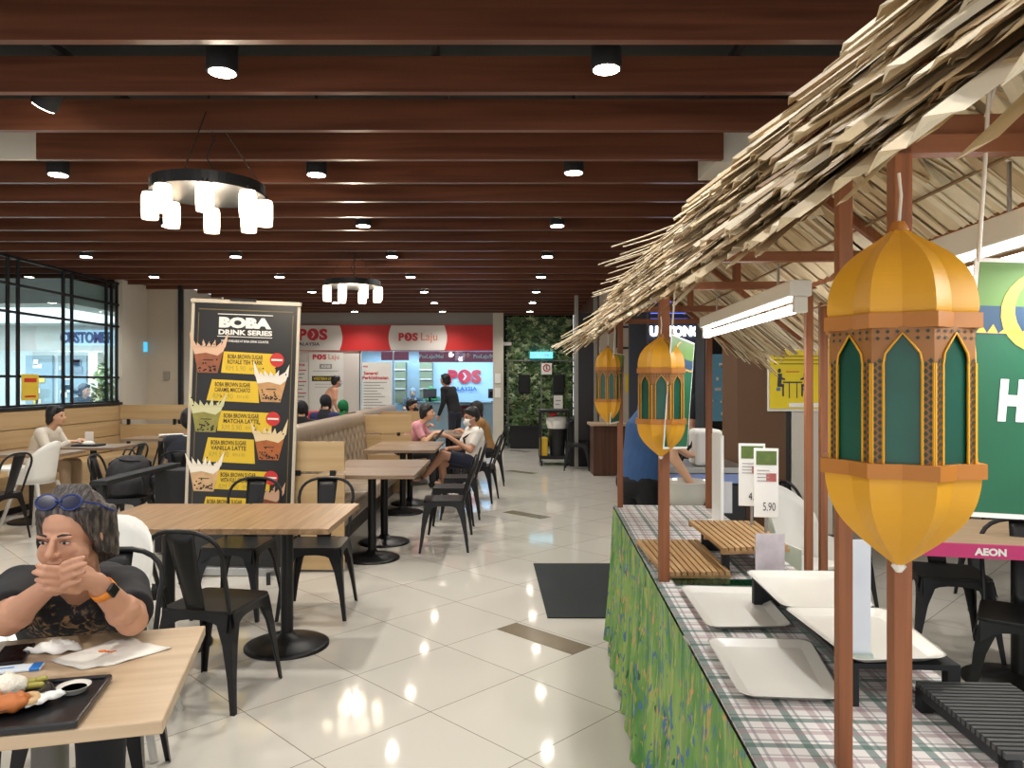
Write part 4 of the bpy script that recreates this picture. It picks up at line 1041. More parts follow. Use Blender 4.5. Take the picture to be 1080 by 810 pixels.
for i in range(380):   # loose strips along the ridge
    y = random.uniform(Y0, Y1); sg = random.choice((-1, 1)); p = V((RX-sg*.08, y, RZ_+random.uniform(.05, .10)-.07*(1-max(0, min(1, (y-1)/2.6)))))
    strip(m, p, V((sg, random.gauss(0, .5), -.62)), V((0, 0, 1)), random.uniform(.16, .3), random.uniform(.022, .04), random.choice(straws[:3]), .15, -.02)
for i in range(14):
    y = random.uniform(2.2, Y1); strip(m, V((.12, y, 2.03)), V((-1, random.uniform(-.1, .5), -.42)), V((0, 0, 1)), random.uniform(.22, .34), .02, straws[2], .2, .02)
m.build('ridge_leaves', rt)
rope = M('rope_white', (215, 208, 195), .7)
for x, y in ((.03, 2.60), (.05, 2.35)):
    m = MB(); m.tube([(x-.03, y, 1.87), (x, y-.025, 1.875), (x+.03, y, 1.87), (x+.03, y+.02, 1.84), (x-.02, y-.03, 1.83)], .004, 6, rope); m.build('rope_knot', rt)
# lanterns -----------------------------------------------------------
gold = M('lantern_gold', (206, 148, 26), .5, var=.12, vscale=6); goldd = M('lantern_ochre', (168, 104, 30), .5, var=.1); teal = M('lantern_teal', (12, 74, 58), .3, var=.6, vscale=9); lat = M('lattice_bronze', (142, 92, 42), .5); latd = M('lattice_hole', (40, 56, 40), .6)
def make_lantern():
    t = thing('paper_lantern', '', 'lantern', (0, 0, 0))
    n = 8; H = .44
    def ring(r, z, ph=PI/8): return [V((r*math.cos(2*PI*k/n+ph), r*math.sin(2*PI*k/n+ph), z)) for k in range(n)]
    def shell(m, prof, mats_):
        vs = []
        if len(prof) > 5:
            P_ = [prof[0]]+list(prof)+[prof[-1]]; pf = []
            for i in range(1, len(P_)-2):
                for q in range(4):
                    u = q/4; pf.append(tuple(.5*(2*P_[i][j]+(P_[i+1][j]-P_[i-1][j])*u+(2*P_[i-1][j]-5*P_[i][j]+4*P_[i+1][j]-P_[i+2][j])*u*u+(3*P_[i][j]-P_[i-1][j]-3*P_[i+1][j]+P_[i+2][j])*u**3) for j in (0, 1)))
            prof = pf+[P_[-1]]
        for r, z in prof:
            for k in range(n):
                a0 = 2*PI*k/n+PI/8; vs.append(V((r*math.cos(a0), r*math.sin(a0), z))); am = a0+PI/n; rr = r*.83; vs.append(V((rr*math.cos(am), rr*math.sin(am), z)))
        N = 2*n
        for i in range(len(prof)-1):
            for k in range(N): m.add([vs[i*N+k], vs[i*N+(k+1) % N], vs[(i+1)*N+(k+1) % N], vs[(i+1)*N+k]], [(0, 1, 2, 3)], mats_[(k % 2)])
    m = MB(); shell(m, [(.094, .104), (.097, .112), (.095, .134), (.087, .158), (.070, .180), (.048, .197), (.028, .210), (.013, .221), (.006, .227)], (gold, gold)); m.lathe([(.008, .216), (.013, .224), (.008, .234)], n=10, m=goldd); m.build('dome', t)
    m = MB(); shell(m, [(.096, .087), (.101, .087), (.101, .106), (.096, .106)], (goldd, goldd)); m.build('upper_band', t)
    m = MB(); shell(m, [(.096, -.102), (.106, -.102), (.106, -.083), (.096, -.083)], (goldd, goldd)); m.build('lower_band', t)
    m = MB(); shell(m, [(.100, -.100), (.098, -.118), (.091, -.142), (.076, -.166), (.054, -.188), (.032, -.206), (.014, -.220), (.004, -.228)], (gold, gold)); m.lathe([(.005, -.222), (.010, -.228), (.004, -.236)], n=8, m=rope); m.build('bowl', t)
    # body with arched windows
    for k in range(n):
        a0 = 2*PI*k/n+PI/8; a1 = a0+2*PI/n; p0 = V((.092*math.cos(a0), .092*math.sin(a0), 0)); p1 = V((.092*math.cos(a1), .092*math.sin(a1), 0)); ux = (p1-p0).normalized(); W_ = (p1-p0).length; nn = V((ux.y, -ux.x, 0)); cc = (p0+p1)/2
        m = MB(); f = lambda u, z, o=0: cc+ux*u+nn*o+V((0, 0, -.085+(z+.064)*1.045))
        h = W_/2; wi = h*.62; 
        # lattice frame: outline with arch cut out, made of two side strips and a spandrel
        arch = [(-wi, .058), (-wi*.9, .070), (-wi*.55, .080), (0, .094), (wi*.55, .080), (wi*.9, .070), (wi, .058)]
        m.add([f(-h, -.064), f(-wi, -.064), f(-wi, .058), f(-h, .058)], [(0, 1, 2, 3)], lat); m.add([f(wi, -.064), f(h, -.064), f(h, .058), f(wi, .058)], [(0, 1, 2, 3)], lat)
        top = [f(u, .102) for u in (-h, -wi*.9, -wi*.55, 0, wi*.55, wi*.9, h)]; bot = [f(-h, .058)]+[f(u, z) for u, z in arch[1:-1]]+[f(h, .058)]
        for i in range(6): m.add([bot[i], bot[i+1], top[i+1], top[i]], [(0, 1, 2, 3)], lat)
        m.add([f(-h, .058), f(-wi, .058), f(-wi*.9, .07)], [(0, 1, 2)], lat); m.add([f(h, .058), f(wi*.9, .07), f(wi, .058)], [(0, 1, 2)], lat)
        lf = m.build('lattice_frame', t)
        m = MB()
        for u in (-wi, wi, -h*.98, h*.98): m.box(f(u, -.003, .001), (.0025, .0025, .128), gold)
        m.tube([f(u, z, .0015) for u, z in arch], .0016, 5, gold)
        for sg in (-1, 1):
            for q in range(15):
                z = -.058+q*.0082; u = sg*(h+wi)/2; 
                for du in (-.0028, .0028): 
                    c = f(u+du, z+(.004 if du > 0 else 0), .0012); r = .0028; m.poly([c+ux*r, c+V((0, 0, r*1.3)), c-ux*r, c-V((0, 0, r*1.3))], latd)
        for q in range(6):
            for z in (.096, .088):
                u = -h*.8+q*h*.32; 
                if z < .09 and abs(u) < wi*.6: continue
                c = f(u, z, .0012); r = .0026; m.poly([c+ux*r, c+V((0, 0, r)), c-ux*r, c-V((0, 0, r))], latd)
        m.build('gold_trim', lf)
        m = MB(); m.poly([f(-wi, -.064, -.003), f(wi, -.064, -.003)]+[f(u, z, -.003) for u, z in arch[::-1]], teal); m.build('window', lf)
    m = MB(); m.tube([(0, 0, .232), (.004, 0, .27), (0, 0, .30)], .0022, 6, rope); m.build('string', t)
    return t
la = make_lantern(); la['label'] = 'largest nearest gold paper lantern with green arched windows by the front post'; la['group'] = 'gold paper lanterns'
la.location = P(948, 418, 1.0); la.scale = (.98, .98, 1.0); la.rotation_euler = (0, 0, .35)
l2 = dup(la, P(697, 418, 2.52), .6, 'middle gold paper lantern hanging in front of the thick middle post', 'gold paper lanterns'); l2.scale = (.86, .86, .90)
l3 = dup(la, P(641, 406, 4.0), .2, 'smallest farthest gold paper lantern at the back corner post', 'gold paper lanterns'); l3.scale = (.68, .68, .90)
# hanging festive banners
bgreen = M('banner_green', (18, 88, 58), .5, var=.35, vscale=5); bnight = M('banner_night', (36, 66, 92), .5, var=.4, vscale=6); bgold = M('banner_gold', (214, 172, 70), .5); bwhite = M('banner_white', (226, 222, 214), .5)
bleaf = M('banner_leaf_green', (92, 128, 56), .5, var=.4, vscale=8)
def make_pennant():
    t = thing('hanging_banner', '', 'banner', (0, 0, 0))
    W_, H = .27, .38
    m = MB(); m.box((W_/2, 0, -H/2), (W_, .003, H), bwhite); bk_ = m.build('backing', t)
    m = MB(); m.box((W_/2, 0, -H*.58), (W_-.014, .0042, H*.80), bgreen); m.box((W_/2, 0, -H*.10), (W_-.014, .0044, H*.17), bleaf); m.box((W_/2, 0, -H*.235), (W_-.014, .0046, H*.11), bnight)
    for s_ in (-1, 1):
        y = s_*.0031; n = 16; c = V((.10, y, -.075)); out = [c+V((.060*math.cos(a), 0, .060*math.sin(a))) for a in [PI*.4+PI*1.3*i/n for i in range(n+1)]]; inn = [c+V((.012+.053*math.cos(a), 0, .005+.053*math.sin(a))) for a in [PI*.4+PI*1.3*i/n for i in range(n+1)]]
        for i in range(n): m.poly([out[i], out[i+1], inn[i+1], inn[i]], bgold)
        for k in range(16): m.poly([V((.008+k*.0155, y, -.108)), V((.008+k*.0155+.0155, y, -.108)), V((.008+(k+.5)*.0155, y, -.108+random.uniform(.006, .02)))], bgold)
        m.text('H', (.066, y, -.205), .036, .062, (s_*-1, 0, 0) if s_ > 0 else (1, 0, 0), m=bwhite, bold=.06)
    m.build('print', bk_)
    m = MB(); m.tube([(.005, 0, -.005), (.004, 0, .12), (.0, 0, .28)], .003, 6, rope); m.tube([(.0, 0, .20), (.012, .005, .25), (.0, 0, .28)], .003, 6, rope); m.build('cord', t)
    return t
pn = make_pennant(); pn['label'] = 'large green festive banner with gold crescent cut by the right edge of the photo'; pn['group'] = 'green festive banners'
pn.location = P(1028, 272, 1.08); pn.rotation_euler = (math.radians(4), math.radians(2.4), -.1)
q = dup(pn, P(708, 352, 2.45), 0, 'green festive banner seen at a slant beside the middle lantern', 'green festive banners'); q.rotation_euler = (.05, math.radians(4), 1.05)
q = dup(pn, P(647, 372, 3.95), 0, 'small green festive banner beside the farthest lantern', 'green festive banners'); q.rotation_euler = (.05, 0, 1.2)
# fluorescent battens
tubeglow = M('tube_glow', (250, 252, 255), .5, emit=7)
def batten(label, y0, y1, x=.36, z=1.765):
    t = thing('fluorescent_batten', label, 'light', (SX0, 0, 0), SRZ, 'fluorescent lights under the thatch')
    m = MB(); m.bb((x-.03, y0, z), (x+.03, y1, z+.045), white); m.build('housing', t, bevel=.004)
    for y in (y0+.01, y1-.01): m = MB(); m.bb((x-.018, y-.012, z-.045), (x+.018, y+.012, z), white); m.build('tube_holder', t, bevel=.003)
    m = MB(); m.cyl((x, y0+.02, z-.03), (x, y1-.02, z-.03), .013, m=tubeglow, n=14); m.build('tube', t)
    m = MB()
    for y in (y0+.2, y1-.2): m.cyl((x, y, z+.04), (x, y, 1.855), .004, m=chrome, n=6)
    m.build('hanger', t)
    arealight(t, (x, (y0+y1)/2, z-.055), 3.5, .04, y1-y0-.06, (.95, .98, 1))
batten('white fluorescent batten glowing above the yellow poster', 2.05, 3.25, .31, 1.735)
batten('white fluorescent batten at the right edge above the green banner', .55, 1.42, .36, 1.72)

# --- trays and goods on the table
ceramic = M('melamine_white', (216, 212, 203), .22, spec=.6)
def tray(name, label, pts, z, mat=ceramic, cat='tray', group='white serving trays', rim=.016, depth=.012):
    """pts: four corners (world) back-left, front-left, front-right, back-right"""
    c = sum((V(p) for p in pts), V())/4
    t = []
    def rr(scale, zz, rad=.03):
        out = []; n = 5
        cs = [c+(V(p)-c)*1.0 for p in pts]
        for i in range(4):
            p = cs[i]; a = (cs[i-1]-p).normalized(); b = (cs[(i+1) % 4]-p).normalized()
            for k in range(n+1):
                th = k/n*PI/2; q = p+(a*(1-math.sin(th))+b*(1-math.cos(th)))*rad; q = q+(a+b)*scale
                out.append(V((q.x, q.y, zz)))
        return out
    rings = [rr(.03, z+.0005, .02), rr(.004, z+rim, .03), rr(0, z+rim+.002, .032), rr(.006, z+rim+.001, .03), rr(.032, z+.005, .02)]
    vs = [v for r in rings for v in r]; N = len(rings[0])
    fs = [(i*N+k, i*N+(k+1) % N, (i+1)*N+(k+1) % N, (i+1)*N+k) for i in range(4) for k in range(N)]
    fs += [tuple(range(4*N, 5*N)), tuple(reversed(range(N)))]
    m = MB(); m.add([v-V((c.x, c.y, z)) for v in vs], fs, mat); o = m.build(name); o.location = (c.x, c.y, z)
    for p in o.data.polygons: p.use_smooth = len(p.vertices) == 4
    return tag(o, label, cat, group)
def sq(x0, y0, x1, y1): return [S(x0, y1, 0), S(x0, y0, 0), S(x1, y0, 0), S(x1, y1, 0)]
def loc4(a, z): return [at(px, py, z+.015) for px, py in a]
ZT = TZ+.0015
tray('serving_tray', 'empty white tray in the middle of the checked cloth by the slatted board', loc4(((716, 618), (746, 662), (838, 661), (801, 620)), ZT), ZT)
tray('serving_tray', 'empty white tray lowest on the checked cloth, nearest to the table edge', loc4(((744, 673), (781, 735), (893, 739), (855, 675)), ZT), ZT)
ZR = .895
tray('serving_tray', 'raised white tray behind, partly hidden by the two posts', loc4(((785, 602), (826, 641), (925, 642), (893, 603)), ZR), ZR)
tray('serving_tray', 'raised white tray in front, overhanging the right side of the stall', loc4(((825, 641), (899, 698), (1004, 695), (935, 642)), ZR), ZR)
def riser(label, x0, x1, y0, y1, z1, slats=False):
    c = S((x0+x1)/2, (y0+y1)/2, TZ); t = thing('display_riser', label, 'riser', tuple(c), SRZ, 'black display risers'); hx, hy = (x1-x0)/2, (y1-y0)/2; h = z1-TZ-.001
    m = MB()
    if slats:
        n = 20
        for i in range(n): yy = -hy+2*hy*(i+.5)/n; m.bb((-hx, yy-hy/n*.62, h-.012), (hx, yy+hy/n*.62, h-.001), M('riser_grey', (62, 62, 62), .45))
        for s_ in (-1, 1): m.bb((s_*hx-.012 if s_ > 0 else -hx, -hy, h-.03), (hx if s_ > 0 else -hx+.012, hy, h-.012), blkm)
    else: m.bb((-hx, -hy, h-.012), (hx, hy, h), blkm)
    m.build('shelf', t)
    for a in (-1, 1):
        for b in (-1, 1): m = MB(); m.box((a*(hx-.013), b*(hy-.013), (h-.012)/2+.0005), (.026, .026, h-.013), blkm); m.build('leg', t)
    m = MB(); m.bb((-hx+.02, hy-.02, 0.002), (hx-.02, hy-.008, h-.014), blkm); m.build('back_panel', t)
riser('black riser block under the two raised white trays', .262, .50, 1.62, 2.36, ZR)
riser('black slatted riser stand at the bottom right on the checked cloth', .405, .60, 1.30, 1.62, .862, True)
riser('black riser block under the tilted wooden slatted board', .26, .43, 2.74, 3.12, .885)
bam = wood('bamboo', (160, 122, 78), (186, 150, 106), .45, axis=1, scale=.8)
def slatboard(label, pts, z, along=True, tilt=0):
    c = sum((V(p) for p in pts), V())/4; t = thing('slatted_board', label, 'board', (c.x, c.y, z), 0, 'wooden slatted boards')
    P4 = [V(p)-V((c.x, c.y, z)) for p in pts]
    for p, q_ in zip(P4, (0, 0, 1, 1)): p.z = 0
    bl_, fl_, fr_, br_ = P4; m = MB(); n = 11
    for i in range(n):
        u0 = i/n; u1 = (i+.72)/n; a, b = bl_.lerp(br_, u0), bl_.lerp(br_, u1); c_, d_2 = fl_.lerp(fr_, u0), fl_.lerp(fr_, u1)
        up = V((0, 0, .012)); vs = [a, b, d_2, c_]; m.add([v+V((0, 0, .012)) for v in vs]+[v+V((0, 0, .026)) for v in vs], [(3, 2, 1, 0), (4, 5, 6, 7), (0, 1, 5, 4), (1, 2, 6, 5), (2, 3, 7, 6), (3, 0, 4, 7)], bam)
    m.build('slat', t)
    m = MB()
    for u in (.02, .5, .96):
        a = bl_.lerp(fl_, u)+V((0, 0, .006)); b = br_.lerp(fr_, u)+V((0, 0, .006)); m = MB(); m.bar(a, b, .022, .012, bam); m.build('crossbar', t)
slatboard('flat wooden slatted board on the cloth left of the raised one', loc4(((671, 569), (700, 604), (772, 603), (738, 569)), TZ+.012), TZ+.002)
slatboard('raised wooden slatted board resting on the black riser block', loc4(((726, 549), (763, 579), (833, 576), (798, 550)), .895), .887)
# green glass edge strip
tag((lambda m: (m.bb((0, 0, 0), (.40, .26, .005), glass('green_glass', (150, 190, 170), .2)), m.build('glass_plate'))[1])(MB()), 'thin green edged glass plate between the slatted board and trays', 'glass plate')
o = bpy.data.objects['glass_plate']; o.location = S(.06, 2.56, TZ+.0015); o.rotation_euler = (0, 0, SRZ); o.scale = (1, .3, 1)
# price signs
sgreen = M('sign_food_green', (92, 112, 50), .5, var=.5, vscale=30); stext = M('sign_grey_text', (160, 150, 150), .6); sred = M('sign_food_red', (170, 90, 84), .5, var=.4, vscale=30)
def price_sign(label, px, py0, py1, D, wd, price, yaw):
    c = P(px, (py0+py1)/2, D); h = (py1-py0)/F*D; t = thing('price_sign', label, 'sign', (c.x, c.y, TZ+.001), yaw, 'tall price signs')
    zc = c.z-TZ; m = MB(); m.box((0, 0, zc), (wd, .006, h), white); cd_ = m.build('card', t, bevel=.002)
    m = MB(); y = -.0045; m.box((0, y, zc+h*.36), (wd*.82, .001, h*.2), sgreen); m.box((wd*.2, y, zc+h*.08), (wd*.4, .001, h*.12), sred)
    for i in range(4): m.box((-wd*.12, y, zc+h*(.18-.05*i)), (wd*.5, .001, h*.012), stext)
    m.text(price, (wd*.12, y-.001, zc-h*.34), wd*.5, h*.12, m=dgrey); m.build('print', cd_)
    m = MB(); m.cyl((0, .008, 0), (0, .008, zc+h*.2), .006, m=chrome, n=8); m.lathe([(.045, 0), (.045, .008), (.01, .014)], n=20, m=chrome); m.build('stand', t)
price_sign('tall white price sign standing behind, showing a price of 4', 793, 468, 534, 3.05, .105, '4.90', -.2)
price_sign('tall white price sign in front, showing a price ending in 90', 808, 473, 546, 2.9, .092, '5.90', -.2)
acr = M('acrylic_card', (196, 186, 190), .25, var=.35, vscale=18)
def card(label, px, py0, py1, D, wd, z0, yaw=0, mat=acr):
    c = P(px, py1, D); h = (py1-py0)/F*D; t = thing('menu_card', label, 'card', (c.x, c.y, z0), yaw, 'small menu cards')
    m = MB(); m.box((0, 0, h/2+.004), (wd, .004, h), mat); m.build('card', t)
    m = MB(); m.box((0, .015, .003), (wd, .05, .004), glass('acrylic')); m.build('foot', t)
card('small pinkish menu card standing beside the raised slatted board', 812, 545, 603, 2.5, .095, TZ+.002, -.1)
card('small white menu card at the back of the stall table', 763, 516, 549, 3.95, .09, TZ+.002, -.1, M('card_white', (205, 205, 208), .4, var=.1))
# tall acrylic holder by the front post
t = thing('sign_holder', 'tall clear acrylic sign holder behind the dark front post', 'sign holder', tuple(S(.292, 1.645, ZR+.001)), -.1)
m = MB(); m.box((.0, 0, .135), (.060, .003, .25), M('acrylic_face', (205, 208, 214), .2, var=.1, vscale=8)); m.build('card', t); m = MB(); m.box((0, 0, .008), (.062, .03, .012), glass('acrylic')); m.build('foot', t)
# slim white acrylic upright near cabinet
t = thing('sign_pole', 'slim white upright sign edge behind the far right post', 'sign', tuple(P(757, 535, 3.7).xy)+(TZ+.001,), 0)
m = MB(); m.box((0, 0, .22), (.016, .16, .44), white); m.build('panel', t, bevel=.003); m = MB(); m.box((0, 0, .003), (.06, .16, .006), white); m.build('foot', t)

# --- cooking counter beyond the stall with bowl, worker at it
t = thing('steel_counter', 'steel and blue work counter behind the stall', 'counter', (FX(722, 5.3), 5.45, 0))
MB().bb((-.32, -.22, 0), (.42, .35, .78), M('counter_dark', (46, 46, 50), .4)).build('body', t, bevel=.01)
MB().bb((-.34, -.24, .86), (.44, .37, .9), chrome).build('worktop', t, bevel=.004)
MB().bb((-.34, -.235, .79), (.44, .36, .855), M('counter_blue', (150, 170, 225), .4)).build('front_strip', t)  # plain blue line along the counter front
t = thing('mixing_bowl', 'large white bowl behind the back end of the stall', 'bowl', (FX(724, 4.75), 4.75, .68))
m = MB(); m.lathe([(.06, 0), (.085, .005), (.118, .05), (.142, .12), (.150, .185), (.156, .19), (.148, .192), (.138, .12), (.11, .05), (.0, .014)], n=40, m=ceramic, sx=.95, sy=.95); m.build('bowl_shell', t)
t = thing('stool', 'low dark stool holding the big white bowl', 'stool', (FX(724, 4.75), 4.75, 0))
MB().box((0, 0, .665), (.3, .3, .028), blkm).build('seat', t, bevel=.006)
for a in (-.12, .12):
    for b in (-.12, .12): m = MB(); m.cyl((a, b, .652), (a*1.15, b*1.15, 0), .014, m=blk); m.build('leg', t)
t = thing('rice_cooker', 'white appliance with a dark handle on the steel counter', 'appliance', (FX(741, 5.4), 5.4, .901))
m = MB(); m.box((.02, 0, .13), (.2, .22, .26), white); m.build('housing', t, bevel=.03, seg=3); m = MB(); m.tube([(-.16, 0, .02), (-.12, 0, .1), (-.08, 0, .14), (-.06, -.02, .2)], .012, 8, blkm); m.build('handle', t)
m = MB(); m.lathe([(.05, 0), (.07, .06), (.055, .09), (0, .1)], n=20, m=M('lime_plastic', (150, 180, 80), .4)); o = m.build('lime_bowl'); 
o.location = (FX(771, 6.4), 6.45, 1.003); tag(o, 'small lime green container on the dark table left of the brown pillar', 'container')
t = thing('side_table', 'dark table carrying the lime container beside the brown pillar', 'table', (FX(766, 6.4), 6.3, 0))
MB().bb((-.22, -.25, .96), (.12, .25, 1.0), blkm).build('tabletop', t, bevel=.004); MB().bb((-.2, -.23, 0), (.1, .23, .96), blk).build('body', t)
# ================================================================== MEAL ON THE NEAREST TABLE
TT = .745
nx = V((math.cos(NT), math.sin(NT), 0)); ny = V((-math.sin(NT), math.cos(NT), 0))
def on_table(px, py, z=TT): return at(px, py, z)
# black tray: measured right edge corners (117,714) back, (86,765) front
trz = NT-.02
c_b = at(117, 713, TT+.012); tr_c = c_b-nx*.20-ny*.135
t = thing('meal_tray', 'black rectangular meal tray with food on the pale foreground table', 'tray', (tr_c.x, tr_c.y, TT+.001), trz)
m = MB(); m.box((0, 0, .005), (.39, .26, .008), M('tray_black', (28, 28, 30), .3)); m.build('tray_base', t, bevel=.003)
m = MB()
for s_ in (-1, 1): m.box((s_*.196, 0, .010), (.012, .272, .016), MATS['tray_black']); m.box((0, s_*.132, .010), (.40, .012, .016), MATS['tray_black'])
m.build('rim', t, bevel=.004)
pc = at(5, 738, TT+.02)
t = thing('plate', 'dark plate of rice and fried food on the black tray', 'plate', (pc.x, pc.y, TT+.0115))
m = MB(); m.lathe([(.06, 0), (.075, .004), (.094, .016), (.098, .018), (.092, .02), (.07, .008), (0, .007)], n=40, m=MATS['tray_black']); m.build('plate_shell', t)
ricem = M('rice', (236, 230, 214), .7, var=.06, vscale=90, bump=.8); fried = M('fried_orange', (186, 108, 52), .55, var=.35, vscale=22, bump=.7); okra = M('okra_green', (168, 158, 74), .5, var=.25, vscale=30); squid = M('pale_ring', (206, 170, 122), .5, var=.2, vscale=30)
def lump(label, px, py, r, z, mat, name, cat, n=16, rz=0):
    q = at(px, py, TT+z); o = MB().ball((0, 0, 0), (1, 1, 1), mat, n).build(name); 
    for v in o.data.vertices: v.co = V((v.co.x*r[0], v.co.y*r[1], v.co.z*r[2]))*(1+.12*math.sin(v.co.x*7+v.co.y*5)+.06*random.uniform(-1, 1))
    o.location = (q.x, q.y, TT+z); o.rotation_euler = (0, 0, rz); return tag(o, label, cat)
lump('mound of white rice on the dark plate', 6, 724, (.042, .036, .03), .038, ricem, 'rice_mound', 'rice')
for i, (px, py, r, lab) in enumerate(((8, 742, (.04, .026, .02), 'large orange fried fish piece at the plate front'), (20, 738, (.022, .02, .018), 'smaller orange fried piece beside the ring'), (-14, 738, (.03, .026, .02), 'orange fried piece at the left rim of the plate'))):
    lump(lab, px, py, r, .036, fried, 'fried_piece', 'food')
for i, (px, py, a, lab) in enumerate(((25, 721, .3, 'green okra slice farthest back on the plate'), (33, 724, .1, 'green okra slice behind the squid ring'), (36, 719, .5, 'green okra slice at the right back of the plate'))):
    q = at(px, py, TT+.03); m = MB(); m.caps((-.022, 0, 0), (.022, 0, .004), .009, .007, okra); o = m.build('okra_slice'); o.location = q; o.rotation_euler = (0, 0, a); tag(o, lab, 'food')
q = at(32, 737, TT+.035); m = MB(); m.tube([(.014*math.cos(a*PI/7), .014*math.sin(a*PI/7), 0) for a in range(14)], .0085, 8, squid, closed=True); o = m.build('squid_ring'); o.location = q; o.rotation_euler = (.25, .1, 0); tag(o, 'pale cooked ring beside the orange fried food', 'food')
q = at(78, 727, TT+.018); t = thing('sauce_dish', 'small white dish of dark sauce on the black tray', 'dish', (q.x, q.y, TT+.0115))
m = MB(); m.lathe([(.022, 0), (.026, .002), (.036, .016), (.038, .017), (.034, .016), (.024, .007), (0, .006)], n=32, m=ceramic); m.build('dish_shell', t); m = MB(); m.lathe([(.029, .0105), (0, .0105)][::1], n=28, m=M('sauce_brown', (70, 34, 22), .2)); m.build('sauce', t)
def crumple(name, label, px, py, z, pts, amp, cat='tissue', rz=0, mat=paper, base=.002, parts=None, sub=14):
    """pts: outline in metres round the centre; a folded, creased sheet of tissue"""
    q = at(px, py, z); m = MB(); n = len(pts); rings = 6; vs = [V((0, 0, amp*.8+base))]
    N = n*4
    for r in range(1, rings+1):
        for k in range(N):
            a, b = V((*pts[(k//4) % n], 0)), V((*pts[(k//4+1) % n], 0)); p = a.lerp(b, (k % 4)/4)*(r/rings)
            h = base+amp*(1-r/rings)**.7*.6+amp*.5*abs(math.sin(k*1.7+r*2.3))*(r < rings)+(amp*.25 if (r == rings and k % 3 == 0) else 0)
            vs.append(V((p.x, p.y, h)))
    fs = [(0, 1+k, 1+(k+1) % N) for k in range(N)]+[(1+(r-1)*N+k, 1+r*N+k, 1+r*N+(k+1) % N, 1+(r-1)*N+(k+1) % N) for r in range(1, rings) for k in range(N)]
    m.add(vs, fs, mat, True); o = m.build(name, solid=.0008); o.location = (q.x, q.y, z); o.rotation_euler = (0, 0, rz); return tag(o, label, cat)
crumple('paper_wrapper', 'spread white greaseproof paper with an orange stain', 116, 690, TT, [(-.135, -.05), (-.02, -.115), (.05, -.085), (.155, .035), (.05, .085), (.01, .125), (-.04, .11)], .009, 'paper', rz=.05, mat=M('greaseproof', (226, 222, 212), .55, var=.05))
q = at(113, 686, TT+.013); m = MB()
for i in range(7): m.ball((random.uniform(-.02, .02), random.uniform(-.008, .008), random.uniform(0, .002)), (random.uniform(.006, .011), .005, .0012), M('orange_sauce', (225, 110, 40), .4), 8)
o = m.build('sauce_stain'); o.location = (q.x, q.y, TT+.0105); o.parent = None
pw_ = bpy.data.objects['paper_wrapper']; o.parent = pw_; o.matrix_parent_inverse = (Matrix.Translation(pw_.location) @ pw_.rotation_euler.to_matrix().to_4x4()).inverted(); o['label'] = 'orange sauce stain'
crumple('tissue', 'folded white tissue beside the greaseproof paper', 58, 686, TT, [(-.075, -.025), (.02, -.04), (.08, .0), (.03, .045), (-.04, .055)], .026)
crumple('tissue', 'crumpled used tissue lying across the black tray', 46, 740, TT+.022, [(-.036, -.03), (-.008, -.042), (.010, -.016), (.026, .038), (.010, .05), (-.012, .01)], .018, rz=-.2)
# phone and blue packet
q = at(14, 692, TT); t = thing('mobile_phone', 'dark phone lying face up at the left of the table', 'phone', (q.x, q.y, TT+.0005), NT+.12)
m = MB(); m.box((0, 0, .004), (.078, .15, .008), blk); m.build('phone_body', t, bevel=.003); m = MB(); m.box((0, 0, .0083), (.07, .142, .0006), M('screen_dark', (34, 20, 20), .08)); m.build('screen', t)
q = at(8, 708, TT); t = thing('tissue_packet', 'white and blue packet of wipes in front of the phone', 'packet', (q.x, q.y, TT+.0005), NT+.05)
m = MB(); m.box((0, 0, .004), (.16, .045, .008), M('packet_white', (215, 226, 236), .35)); m.build('packet_body', t, bevel=.003)
m = MB(); m.box((.066, 0, .0044), (.026, .046, .0086), M('packet_blue', (40, 120, 205), .35)); m.build('blue_end', t, bevel=.003); m = MB(); m.box((-.015, .0, .0085), (.06, .006, .0006), MATS['packet_blue']); m.box((-.03, .01, .0085), (.02, .008, .0006), MATS['lime_plastic']); m.build('print', t)

# ================================================================== PEOPLE
skin = M('skin', (192, 142, 114), .55, var=.06, vscale=12); skin2 = M('skin_light', (214, 168, 136), .55)
hairb = M('hair_black', (22, 19, 19), .5, var=.4, vscale=40, bump=.7); eyem = M('eye_dark', (24, 16, 14), .2)
def mat3(f, up=V((0, 0, 1))):
    """columns: x right, y forward, z up"""
    y = V(f).normalized(); x = y.cross(up).normalized(); z = x.cross(y); return Matrix((x, y, z)).transposed()
def head_prims(m, c, R, s=1.0, ears=True):
    c = V(c); q = lambda x, y, z: c+R @ (V((x, y, z))*s)
    m.ball(q(0, -.012, .035), (.074*s, .094*s, .088*s), None, 20, R)
    m.ball(q(0, .022, -.02), (.062*s, .066*s, .075*s), None, 18, R)
    m.ball(q(0, .035, -.068), (.044*s, .045*s, .038*s), None, 16, R)
    m.ball(q(0, .060, -.088), (.02*s, .018*s, .015*s), None, 10, R)
    for a in (-1, 1):
        m.ball(q(a*.036, .062, -.018), (.024*s, .020*s, .022*s), None, 10, R)
        m.ball(q(a*.03, .080, .024), (.025*s, .010*s, .008*s), None, 10, R)
        if ears: m.ball(q(a*.076, -.008, -.004), (.011*s, .02*s, .033*s), None, 10, R)
        m.ball(q(a*.012, .096, -.026), (.0095*s, .01*s, .008*s), None, 8, R)
    m.caps(q(0, .084, .018), q(0, .108, -.022), .0085*s, .013*s, None, 10)
    m.ball(q(0, .088, -.048), (.024*s, .010*s, .006*s), None, 10, R); m.ball(q(0, .086, -.059), (.020*s, .010*s, .007*s), None, 10, R)
